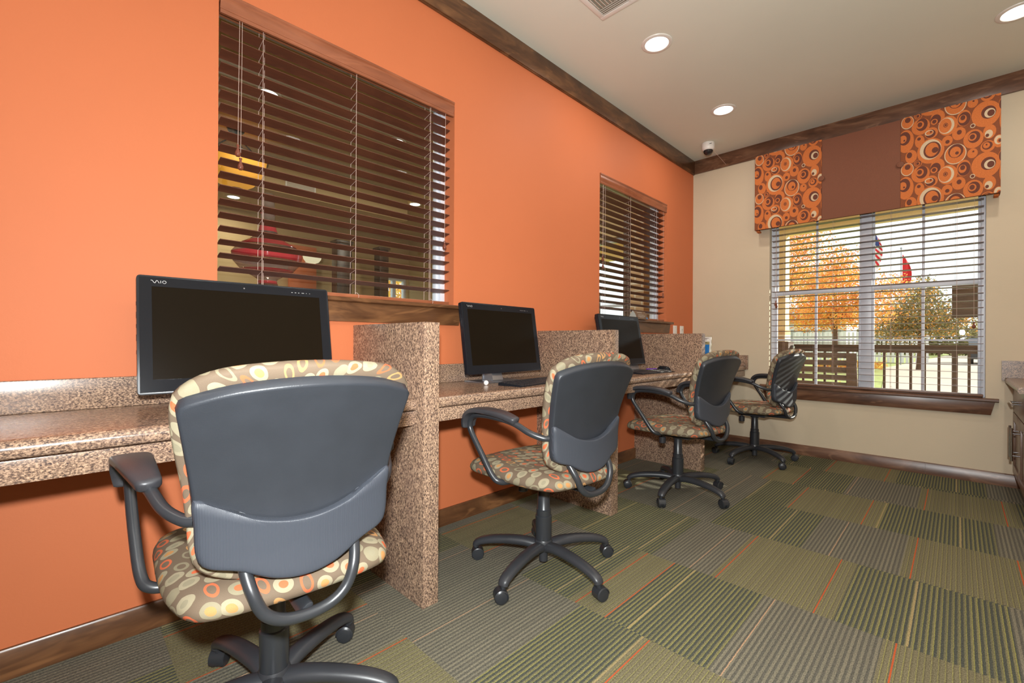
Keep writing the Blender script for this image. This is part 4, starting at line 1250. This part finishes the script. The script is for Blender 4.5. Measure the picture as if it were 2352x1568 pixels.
# ------------------------------------------------------------------ the room beyond the blinds
LX = -5.2
WL = (-1.95, -0.640, 0.60, 2.15)
wall_with_holes('wall_lobby_back', 'y', D, D+TW, LX, -TW-0.0005, 0, H, [WL], [M['lobbywall'], M['cream']], 1)
wall_with_holes('wall_lobby_far', 'x', LX, LX-TW, YF, D+TW, 0, H, [(3.98, 4.44, 0.9, 2.07)], [M['lobbywall'], M['cream']], 1)
wall_with_holes('wall_lobby_front', 'y', YF, YF-TW, LX, -TW-0.0005, 0, H, [], [M['lobbywall'], M['cream']], 1)
M['lobbyfloor'] = plain('lobby_floor', rgb(120, 96, 70), 0.6, var=0.2, nscale=3)
struct(MB().box((LX, YF, -0.1), (-TW-0.0005, D, 0.0)).build('floor', M['lobbyfloor']))
struct(MB().box((LX, YF, H), (-TW-0.0005, D, H+0.12)).build('ceiling', plain('lobby_ceiling', rgb(190, 172, 134), 0.8, var=0.03)))
struct(MB().box((-3.2, 1.1, 2.42), (-2.9, 3.0, H-0.001)).build('trim_3', M['lobbywall'], bevel=0.004))
def simple_window(n, axis, a0, a1, z0, z1, c0, c1, label):
    t = thing('window_%d' % n, label, 'window', kind='structure')
    f = MB()
    am = (a0+a1)/2
    frame_bars(f, [(a0, a0+0.04, z0, z1), (a1-0.04, a1, z0, z1), (a0+0.04, a1-0.04, z1-0.04, z1), (a0+0.04, a1-0.04, z0, z0+0.04), (am-0.03, am+0.03, z0+0.04, z1-0.04)], axis, c0, c1)
    frame_bars(f, [(a0+0.04, am-0.03, (z0+z1)/2-0.015, (z0+z1)/2+0.015), (am+0.03, a1-0.04, (z0+z1)/2-0.015, (z0+z1)/2+0.015)], axis, c0+0.02, c1-0.02)
    f.build('frame', M['white_vinyl'], t, bevel=0.003)
    cm = (c0+c1)/2
    g = MB()
    if axis == 'y': g.box((a0+0.04, cm-0.002, z0+0.04), (a1-0.04, cm+0.002, z1-0.04))
    else: g.box((cm-0.002, a0+0.04, z0+0.04), (cm+0.002, a1-0.04, z1-0.04))
    g.build('pane', M['glass'], t)
    return t
simple_window(4, 'y', WL[0], WL[1], WL[2], WL[3], D+0.05, D+0.13, 'white framed window of the next room, seen through the corner window')
simple_window(5, 'x', 3.98, 4.44, 0.9, 2.07, LX-0.13, LX-0.05, 'small far window glowing orange, seen through the nearest blind')
M['darkwood'] = wood('dark_column_wood', rgb(62, 42, 32), rgb(40, 28, 24), rgb(86, 58, 42), 'z', 0.35)
for y0, y1, lab in ((2.80, 3.02, 'dark wood column beyond the nearest blind, left of the two'), (3.47, 3.62, 'dark wood column beyond the nearest blind, right of the two')):
    m = MB(); m.box((-4.6, y0, 0.0), (-4.42, y1, 2.36)); m.box((-4.62, y0-0.02, 2.36), (-4.40, y1+0.02, 2.40)); m.box((-4.62, y0-0.02, 0.0), (-4.40, y1+0.02, 0.12))
    tag(m.build('column', M['darkwood'], bevel=0.006), lab, 'column', 'dark columns in the room beyond')
m = MB(); m.box((LX+0.001, 2.40, 0.0005), (LX+0.10, 2.78, 2.37)); tag(m.build('accent_wall_panel', M['orange'], bevel=0.003), 'orange accent wall section beyond the nearest blind, behind the red vase', 'wall panel')
t = thing('brick_column', 'tan brick and brown wood column beyond the corner window blind', 'column', (-0.50, 4.10, 0))
t.location = (-0.50, 4.34, 0)
def brick(name, c, mortar, sc):
    q = NT(name); v = q.coords()
    b = q.node('ShaderNodeTexBrick'); b.inputs['Color1'].default_value = c; b.inputs['Color2'].default_value = tuple(x*0.78 for x in c[:3])+(1,)
    b.inputs['Mortar'].default_value = mortar; b.inputs['Scale'].default_value = sc; b.inputs['Mortar Size'].default_value = 0.03
    mp = q.node('ShaderNodeMapping'); mp.inputs['Rotation'].default_value = (R(90), 0, 0); q.link(v, mp.inputs[0]); q.link(mp.outputs[0], b.inputs[0])
    q.set(b.outputs[0], 0.85); return q.m
M['brick'] = brick('tan_brick', rgb(214, 172, 128), rgb(230, 214, 190), 3.2)
MB().box((-0.055, -0.12, 0.0005), (0.10, 0.12, 2.3)).build('pier', M['brick'], t)
MB().box((-0.135, -0.125, 0.0005), (-0.0555, 0.12, 2.3)).build('board', M['darkwood'], t)

t = thing('wall_sconce', 'small cream half bowl wall light beyond the nearest blind, beside the red vase', 'lamp', (LX+0.101, 2.66, 2.10))
m = MB()
m.lathe([(0.13, 0.10), (0.12, 0.06), (0.09, 0.02), (0.04, 0.0), (0.001, -0.005)], (0.14, 0, 0), 32, close=False)
m.lathe([(0.001, 0.003), (0.038, 0.008), (0.086, 0.027), (0.114, 0.064), (0.124, 0.10), (0.13, 0.10)], (0.14, 0, 0), 32, close=False)
m.build('bowl', emit('sconce_glow', (1.0, 0.86, 0.55, 1), 0.75), t)
MB().box((0.0005, -0.05, 0.0), (0.012, 0.05, 0.10)).build('back_plate', M['white_paint'], t, bevel=0.002)
t = thing('wall_vent', 'white wall vent grille beyond the nearest blind', 'vent', (-2.899, 1.74, 2.53))
m = MB()
for a, b in (((0, -0.15, -0.06), (0.008, 0.15, -0.045)), ((0, -0.15, 0.045), (0.008, 0.15, 0.06)), ((0, -0.15, -0.045), (0.008, -0.135, 0.045)), ((0, 0.135, -0.045), (0.008, 0.15, 0.045))): m.box(a, b)
m.build('frame', M['white_paint'], t)
for k in range(7): MB().box((0.001, -0.134, -0.040+0.012*k), (0.007, 0.134, -0.034+0.012*k)).build('louvre', M['white_paint'], t)
# amber bowl pendant
t = thing('pendant_lamp', 'amber glass bowl pendant with dark straps beyond the nearest blind', 'lamp', (-2.5, 1.06, 0))
M['amber'] = NT('amber_glass')
am = M['amber']; am.set(rgb(236, 170, 70), 0.35); am.b.inputs['Emission Color'].default_value = rgb(255, 176, 60); am.b.inputs['Emission Strength'].default_value = 0.42
M['amber'] = am.m
m = MB(); m.lathe([(0.235, 2.50), (0.225, 2.44), (0.195, 2.37), (0.14, 2.29), (0.07, 2.245), (0.001, 2.235)], n=40, close=False)
m.lathe([(0.001, 2.243), (0.068, 2.253), (0.136, 2.298), (0.189, 2.375), (0.219, 2.442), (0.229, 2.50), (0.235, 2.50)], n=40, close=False); m.build('bowl', M['amber'], t)
m = MB(); m.lathe([(0.238, 2.488), (0.246, 2.488), (0.246, 2.508), (0.238, 2.508)], n=40, close=False)
for k in range(3):
    a = 2*PI*k/3+0.3
    m.tube([(0.24*math.cos(a), 0.24*math.sin(a), 2.50), (0.10*math.cos(a), 0.10*math.sin(a), 2.62), (0.01*math.cos(a), 0.01*math.sin(a), 2.70)], 0.006, n=8)
m.build('strap', M['case'], t)
m = MB(); m.lathe([(0.001, 2.222), (0.022, 2.226), (0.022, 2.236), (0.06, 2.238), (0.06, 2.246)], n=20); m.build('finial', M['case'], t)
m = MB(); m.cyl((0, 0, 2.69), (0, 0, H-0.001), 0.012, n=12); m.lathe([(0.07, H-0.001), (0.06, H-0.025), (0.02, H-0.03)], n=24); m.build('canopy', M['case'], t)

# red striped glass vase on a console table
def glassmat(name, c, tr=0.55):
    q = NT(name); q.n.remove(q.b)
    a = q.node('ShaderNodeBsdfTransparent'); a.inputs[0].default_value = c
    g = q.node('ShaderNodeBsdfPrincipled'); g.inputs['Base Color'].default_value = c; g.inputs['Roughness'].default_value = 0.05
    mx = q.node('ShaderNodeMixShader'); mx.inputs[0].default_value = 1-tr
    q.link(a.outputs[0], mx.inputs[1]); q.link(g.outputs[0], mx.inputs[2]); q.link(mx.outputs[0], q.out.inputs[0]); return q.m
M['clearred'] = glassmat('smoky_clear_glass', rgb(210, 190, 180), 0.80)
M['redglass'] = glassmat('red_glass', rgb(214, 44, 62), 0.22)
VP = [(0.030, 1.72), (0.033, 1.62), (0.036, 1.55), (0.046, 1.515), (0.085, 1.475), (0.135, 1.445), (0.165, 1.405), (0.158, 1.36), (0.120, 1.315), (0.075, 1.290), (0.045, 1.270), (0.043, 1.255), (0.050, 1.240), (0.043, 1.225), (0.050, 1.205), (0.044, 1.18), (0.070, 1.12), (0.10, 1.02), (0.115, 0.92), (0.10, 0.82), (0.075, 0.7805)]
t = thing('glass_vase', 'tall striped red glass vase beyond the nearest blind', 'vase', (-0.70, 0.775, 0))
m = MB(); m.lathe(VP, n=48, close=False); m.build('body', M['clearred'], t)
def rad(z):
    for (r0, z0), (r1, z1) in zip(VP, VP[1:]):
        if z1 <= z <= z0: return r0+(r1-r0)*(z0-z)/(z0-z1)
    return 0.05
for a, b in ((1.640, 1.612), (1.552, 1.520), (1.468, 1.438), (1.402, 1.365), (1.318, 1.294), (1.262, 1.246), (1.228, 1.203)):
    m = MB(); m.lathe([(rad(a+(b-a)*k/4)+0.0016, a+(b-a)*k/4) for k in range(5)], n=48, close=False); m.build('red_band', M['redglass'], t)
t = thing('console_table', 'dark console table holding the red vase', 'table', (-0.85, 0.80, 0))
MB().box((-0.30, -0.6, 0.74), (0.30, 0.6, 0.78)).build('tabletop', M['darkwood'], t, bevel=0.003)
for a, b in ((-0.27, -0.57), (0.23, -0.57), (-0.27, 0.53), (0.23, 0.53)): MB().box((a, b, 0.0005), (a+0.04, b+0.04, 0.7395)).build('leg', M['darkwood'], t)
# desk with the back of a monitor, seen through the corner window
t = thing('office_desk', 'brown desk in the next room holding a tan monitor', 'desk', (-0.80, 3.45, 0))
MB().box((-0.45, -0.45, 0.97), (0.42, 0.45, 1.0)).build('desktop', M['darkwood'], t, bevel=0.003)
for a in (-0.44, 0.38): MB().box((a, -0.43, 0.0005), (a+0.03, 0.43, 0.9695)).build('side_panel', M['darkwood'], t)
t = thing('monitor', 'back of a tan monitor beyond the corner window blind', 'monitor', (-0.72, 3.50, 1.0005), R(28))
M['tan'] = plain('tan_plastic', rgb(150, 132, 100), 0.5, var=0.05)
MB().box((-0.23, -0.02, 0.07), (0.23, 0.02, 0.42)).build('casing', M['tan'], t, bevel=0.008)
m = MB(); m.box((-0.03, -0.01, 0.01), (0.03, 0.015, 0.08)); m.box((-0.11, -0.08, 0.0), (0.11, 0.08, 0.012)); m.build('stand', M['tan'], t, bevel=0.003)
t = thing('black_box', 'low black sloped box beyond the corner window blind', 'box', (-0.50, 3.22, 1.0005), R(10))
m = MB(); m.prism([(-0.10, 0.0), (0.10, 0.0), (0.10, 0.14), (0.06, 0.165), (-0.06, 0.165)], 'x', -0.07, 0.07); m.build('shell', M['case'], t, bevel=0.004)

# ------------------------------------------------------------------ outdoors
M['grass'] = plain('lawn', rgb(150, 160, 84), 0.95, var=0.3, nscale=6)
M['concrete'] = plain('concrete', rgb(190, 176, 160), 0.9, var=0.06, nscale=4)
M['asphalt'] = plain('driveway', rgb(150, 148, 146), 0.9, var=0.06, nscale=4)
M['deckwood'] = wood('deck_boards', rgb(132, 110, 88), rgb(104, 84, 66), rgb(156, 134, 110), 'x', 0.6)
M['railwood'] = wood('railing_wood', rgb(92, 68, 52), rgb(70, 50, 38), rgb(112, 86, 66), 'x', 0.6)
M['beam'] = plain('porch_beam_paint', rgb(238, 212, 160), 0.6, var=0.05)
M['cedar'] = wood('cedar_board', rgb(160, 88, 48), rgb(128, 66, 34), rgb(186, 112, 66), 'z', 0.5)
M['whitewood'] = plain('white_paint_wood', rgb(228, 226, 222), 0.6, var=0.04)
GZ = -0.12
struct(MB().box((-40, D+TW+0.001, GZ-0.1), (50, 140, GZ)).box((-40, -6, GZ-0.1), (LX-TW-0.001, D+TW, GZ)).build('ground', M['grass']), 'green lawn outside the back window', 'lawn')
m = MB(); m.add([(1.0, 9.0, GZ+0.01), (9.0, 9.0, GZ+0.01), (12.0, 60.0, GZ+0.01), (1.2, 60.0, GZ+0.01), (-0.4, 26, GZ+0.01)], [(0, 1, 2, 3, 4)])
struct(m.build('path', M['concrete'], recalc=False), 'pale concrete walk and drive outside', 'path')
struct(MB().box((-6, D+TW+0.001, GZ+0.001), (8, 6.6, -0.05)).build('porch_floor', M['deckwood']), 'wooden porch floor', 'porch')
struct(MB().box((-6, D+TW+0.001, 2.75), (8, 6.9, 2.85)).build('porch_ceiling', M['beam']), 'tan porch ceiling', 'ceiling')
struct(MB().box((-6, 6.20, 2.275), (8, 6.38, 2.749)).build('porch_beam', M['beam']), 'tan porch beam above the railing', 'beam')
t = thing('porch_railing', 'dark brown wooden porch railing with square balusters', 'railing', (0, 6.4, -0.05))
MB().box((0.46, -0.06, 0.965), (4.6, 0.075, 0.990)).build('top_rail', M['railwood'], t, bevel=0.003)
MB().box((0.46, -0.02, 0.905), (4.6, 0.02, 0.9645)).build('sub_rail', M['railwood'], t)
MB().box((0.46, -0.02, 0.08), (4.6, 0.02, 0.13)).build('bottom_rail', M['railwood'], t)
bal = MB().box((-0.011, -0.0175, 0.1302), (0.011, 0.0175, 0.9048)).mesh('baluster', M['railwood'])
x = 0.55
while x < 4.5:
    if abs(x-1.865) > 0.045: obj('baluster', bal, t, (x, 0, 0))
    x += 0.109
MB().box((1.843, -0.022, 0.0005), (1.887, 0.022, 0.9045)).build('post', M['railwood'], t)
t = thing('porch_column', 'cream and cedar porch column on tan brick pier at window left', 'column', (0.325, 6.32, -0.05))
MB().box((-0.22, -0.12, 0.0005), (0.11, 0.12, 1.02)).build('pier', M['railwood'], t)
m = MB(); m.box((-0.24, -0.14, 1.021), (0.075, 0.13, 1.16)); m.build('pier_cap', M['brick'], t, bevel=0.004)
MB().box((-0.20, -0.09, 1.161), (0.068, 0.09, 2.324)).build('shaft', M['beam'], t)
MB().box((-0.035, -0.115, 1.161), (-0.008, -0.0905, 2.20)).build('cedar_strip', M['cedar'], t)
t = thing('slatted_bench', 'dark brown slatted wooden bench on the porch', 'bench', (0.80, 5.45, -0.05))
for k in range(6):
    z = 0.50+0.072*k
    m = MB(); m.box((-0.60, -0.09-0.012*k, z), (0.33, -0.07-0.012*k, z+0.050)); m.build('back_slat', M['railwood'], t, bevel=0.002)
for xx in (-0.60, 0.335):
    m = MB(); m.add([(xx, -0.16, 0.91), (xx+0.075, -0.16, 0.91), (xx+0.075, -0.20, 0.91), (xx, -0.20, 0.91), (xx, -0.03, 0.0005), (xx+0.095, -0.03, 0.0005), (xx+0.095, -0.07, 0.0005), (xx, -0.07, 0.0005)], [(0, 1, 2, 3), (7, 6, 5, 4), (0, 4, 5, 1), (1, 5, 6, 2), (2, 6, 7, 3), (3, 7, 4, 0)]); m.build('leg', M['railwood'], t)
    MB().box((xx, 0.38, 0.0005), (xx+0.06, 0.43, 0.60)).build('leg', M['railwood'], t)
    MB().box((xx-0.01, -0.12, 0.6005), (xx+0.09, 0.46, 0.63)).build('arm', M['railwood'], t)
for k in range(5): MB().box((-0.60, -0.02+0.09*k, 0.40), (0.33, 0.055+0.09*k, 0.425)).build('seat_slat', M['railwood'], t)
t = thing('reflection_board', 'dark brown board added to stand for a reflection in the glass at window right', 'reflection', (1.955, 6.25, 0))  # dark shape standing in for a reflection in the back window glass
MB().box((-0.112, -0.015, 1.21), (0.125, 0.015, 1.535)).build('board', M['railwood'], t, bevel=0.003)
for xx in (-0.09, 0.10): MB().cyl((xx, 0, 1.5352), (xx, 0, 2.2745), 0.0012, n=6).build('hanger_rod', M['silver'], t)  # rods added only to carry the reflection board

def leafmat(name, c, k=0.35):
    q = NT(name); v = q.coords(); f = q.noise(v, 1.6, 3)
    col = q.ramp(f, [(0.3, tuple(x*0.7 for x in c[:3])+(1,)), (0.7, tuple(min(1, x*1.25) for x in c[:3])+(1,))])
    q.set(col, 0.7, 0, 0.2)
    q.b.inputs['Transmission Weight'].default_value = 0.0
    tr = q.node('ShaderNodeBsdfTranslucent'); q.link(col, tr.inputs[0])
    mx = q.node('ShaderNodeMixShader'); mx.inputs[0].default_value = k
    q.link(q.b.outputs[0], mx.inputs[1]); q.link(tr.outputs[0], mx.inputs[2]); q.link(mx.outputs[0], q.out.inputs[0]); return q.m
M['lf_or'] = leafmat('leaf_orange', rgb(238, 172, 92), 0.6); M['lf_yl'] = leafmat('leaf_yellow', rgb(242, 204, 104), 0.6); M['lf_rd'] = leafmat('leaf_rust', rgb(226, 148, 100), 0.6)
M['lf_gr'] = leafmat('leaf_olive', rgb(150, 142, 92)); M['lf_dk'] = leafmat('leaf_dark', rgb(116, 112, 76)); M['bark'] = plain('bark', rgb(96, 72, 54), 0.9, var=0.3, nscale=8)
def tree(x, y, blobs, mats, nleaf, size, label, trunk_top, seed, name='maple_tree'):
    rn = random.Random(seed)
    t = thing(name, label, 'tree', (x, y, GZ))
    m = MB()
    m.tube([(0, 0, 0.0005), (0.03, 0, trunk_top*0.5), (0.0, 0.02, trunk_top)], 0.1, n=10, rfun=lambda f: 0.11*(1-0.5*f))
    for bx, by, bz, br, bh in blobs:
        m.tube([(0, 0.01, trunk_top*0.72), (bx*0.5, by*0.5, (bz+trunk_top)*0.5), (bx, by, bz)], 0.04, n=6, sub=4, rfun=lambda f: 0.05*(1-0.8*f))
    m.build('trunk', M['bark'], t)
    c = MB()
    tot = sum(b[3]**2*b[4] for b in blobs)
    for bx, by, bz, br, bh in blobs:
        for _ in range(int(nleaf*br*br*bh/tot)):
            while True:
                p = Vector((rn.uniform(-1, 1), rn.uniform(-1, 1), rn.uniform(-1, 1)))
                if p.length <= 1: break
            p = p*(0.55+0.45*rn.random())
            q = Vector((bx+p.x*br, by+p.y*br, bz+p.z*bh))
            a = Vector((rn.uniform(-1, 1), rn.uniform(-1, 1), rn.uniform(-1, 1))).normalized(); b = a.orthogonal().normalized()
            s = size*rn.uniform(0.6, 1.3)
            c.add([q-a*s, q+b*s*0.6, q+a*s, q-b*s*0.6], [(0, 1, 2, 3)], rn.randrange(len(mats)))
    c.build('foliage', mats, t, recalc=False)
tree(-1.33, 20.0, [(0, 0, 3.1, 1.6, 1.3), (-0.9, 0.2, 2.2, 1.1, 0.8), (0.9, -0.2, 2.3, 1.2, 0.9), (0.1, 0, 4.1, 0.8, 0.8), (-0.3, 0, 2.0, 1.6, 0.6), (1.6, 0.3, 3.0, 0.8, 0.6)], [M['lf_or'], M['lf_or'], M['lf_yl'], M['lf_rd']], 11000, 0.048, 'orange and yellow autumn maple in the middle of the back window', 2.4, 11)
tree(-4.6, 27.0, [(0, 0, 5.4, 2.0, 2.2), (0.9, 0, 4.0, 1.7, 1.2), (-0.8, 0, 7.2, 1.4, 1.4), (0.9, 0.2, 6.6, 1.3, 1.4)], [M['lf_rd'], M['lf_or'], M['lf_or'], M['lf_yl']], 10000, 0.055, 'taller rust orange autumn tree behind at the left of the back window', 4.0, 12)
tree(0.75, 25.0, [(0, 0, 2.3, 1.4, 1.35), (0.9, 0, 1.9, 1.2, 0.7), (-0.8, 0, 1.8, 1.2, 0.9), (0.1, 0, 3.3, 0.7, 0.7)], [M['lf_gr'], M['lf_dk'], M['lf_gr'], M['lf_or']], 9500, 0.052, 'dark olive green tree right of the orange maple', 2.0, 13, 'evergreen_tree')
tree(-12.0, 8.3, [(0, 0, 2.6, 1.6, 1.5), (0.8, 0.6, 2.0, 1.2, 1.0)], [M['lf_or'], M['lf_yl']], 2500, 0.06, 'orange tree outside the small far window beyond the nearest blind', 1.8, 14)
def shrubs(name, x0, x1, y0, y1, h, n, mats, label, cat, seed, size=0.12):
    rn = random.Random(seed); c = MB()
    for _ in range(n):
        q = Vector((rn.uniform(x0, x1), rn.uniform(y0, y1), GZ+0.12+h*rn.random()**1.2))
        a = Vector((rn.uniform(-1, 1), rn.uniform(-1, 1), rn.uniform(-1, 1))).normalized(); b = a.orthogonal().normalized(); s = size*rn.uniform(0.5, 1.3)
        c.add([q-a*s, q+b*s*0.6, q+a*s, q-b*s*0.6], [(0, 1, 2, 3)], rn.randrange(len(mats)))
    o = c.build(name, mats, recalc=False); tag(o, label, cat, kind='stuff')
shrubs('hedge', -14, 9, 58, 60, 2.4, 5200, [M['lf_dk'], M['lf_gr'], M['lf_gr']], 'olive green hedge line far beyond the driveway', 'hedge', 21, 0.24)
shrubs('flower_bed', -2.2, -0.1, 21.6, 23.2, 0.25, 700, [M['lf_or'], M['lf_rd'], M['lf_yl']], 'low orange flower bed beside the pale path', 'flowers', 22, 0.07)
shrubs('green_shrub', 0.75, 0.95, 7.3, 7.5, 0.42, 260, [M['lf_gr'], M['lf_yl']], 'small green shrub just outside the railing', 'shrub', 23, 0.035)
t = thing('white_fence', 'white picket fence behind the orange maple', 'fence', (-5.6, 33, GZ))
MB().box((0, -0.03, 0.30), (6.4, 0.03, 0.42)).box((0, -0.03, 1.40), (6.4, 0.03, 1.52)).build('rail', M['whitewood'], t)
pk = MB().box((-0.06, -0.06, 0.0005), (0.06, -0.031, 1.75)).mesh('picket', M['whitewood'])
for k in range(32): obj('picket', pk, t, (0.1+k*0.2, 0, 0))
t = thing('white_building', 'white building with grey windows far behind the maple', 'building', (-9.0, 44, GZ))
MB().box((0, 0, 0.0005), (4.6, 5, 2.9)).build('wall', M['whitewood'], t)
m = MB(); m.prism([(-0.4, 2.901), (5.4, 2.901), (2.5, 4.2)], 'x', -0.2, 4.8); m.build('roof', M['card_grey'], t)
for k in range(4): MB().box((0.5+k*1.05, -0.03, 1.0), (1.1+k*1.05, -0.001, 2.2)).build('window', M['card_grey'], t)
# flags
M['fl_red'] = plain('flag_red', rgb(214, 40, 50), 0.8); M['fl_white'] = plain('flag_white', rgb(235, 232, 232), 0.8); M['fl_blue'] = plain('flag_blue', rgb(44, 62, 120), 0.8)
def flag(x, y, top, L, W_, kind, label):
    t = thing('flagpole', label, 'flag', (x, y, GZ))
    m = MB(); m.cyl((0, 0, 0.0005), (0, 0, top), 0.035, 0.022, n=12); m.build('pole', M['silver'], t)
    m = MB(); m.lathe([(0.001, top+0.12), (0.04, top+0.09), (0.05, top+0.05), (0.04, top+0.015), (0.001, top)], n=14); m.build('finial', M['silver'], t)
    f = MB()
    nu, nv = 14, 13
    vs = []
    for i in range(nu):
        for j in range(nv):
            u, v = i/(nu-1), j/(nv-1)
            z = top-0.25-v*L-0.9*u*L*0.35
            wd = W_*(0.35+0.65*math.sin(PI*min(1, v*0.8+0.15)))
            vs.append((0.05+u*wd, 0.10*math.sin(u*9+v*3)*u, z))
    fs = []; 
    for i in range(nu-1):
        for j in range(nv-1):
            f.add([vs[i*nv+j], vs[(i+1)*nv+j], vs[(i+1)*nv+j+1], vs[i*nv+j+1]], [(0, 1, 2, 3)], (2 if (kind == 'us' and j < 5 and i < 9) else (0 if kind != 'us' or j % 2 == 0 else 1)))
    f.build('cloth', [M['fl_red'], M['fl_white'], M['fl_blue']], t, recalc=False)
flag(-1.36, 30.0, 7.25, 1.6, 0.42, 'us', 'red white and blue striped flag hanging on a pole beyond the window')
flag(-0.17, 30.0, 5.85, 1.45, 0.36, 'red', 'plain red flag hanging on a pole, right of the striped flag')
# parked car
t = thing('parked_car', 'dark parked car at the right of the back window', 'car', (3.15, 36.0, GZ), R(90))
M['carpaint'] = plain('dark_car_paint', rgb(56, 60, 66), 0.2)
m = MB(); m.prism([(-2.1, 0.28), (2.1, 0.28), (2.15, 0.62), (1.95, 0.86), (1.1, 0.98), (0.6, 1.40), (-0.95, 1.42), (-1.6, 1.00), (-2.1, 0.92)], 'y', -0.85, 0.85); m.build('body', M['carpaint'], t, bevel=0.05)
m = MB(); m.prism([(0.98, 1.00), (0.56, 1.34), (-0.90, 1.36), (-1.42, 1.02)], 'y', -0.875, -0.852); m.build('side_glass', M['domeblack'], t)
for xx in (-1.3, 1.35):
    for yy in (-0.87, 0.67):
        m = MB(); m.cyl((xx, yy, 0.33), (xx, yy+0.2, 0.33), 0.325, n=28); m.build('wheel', M['rubber'], t)
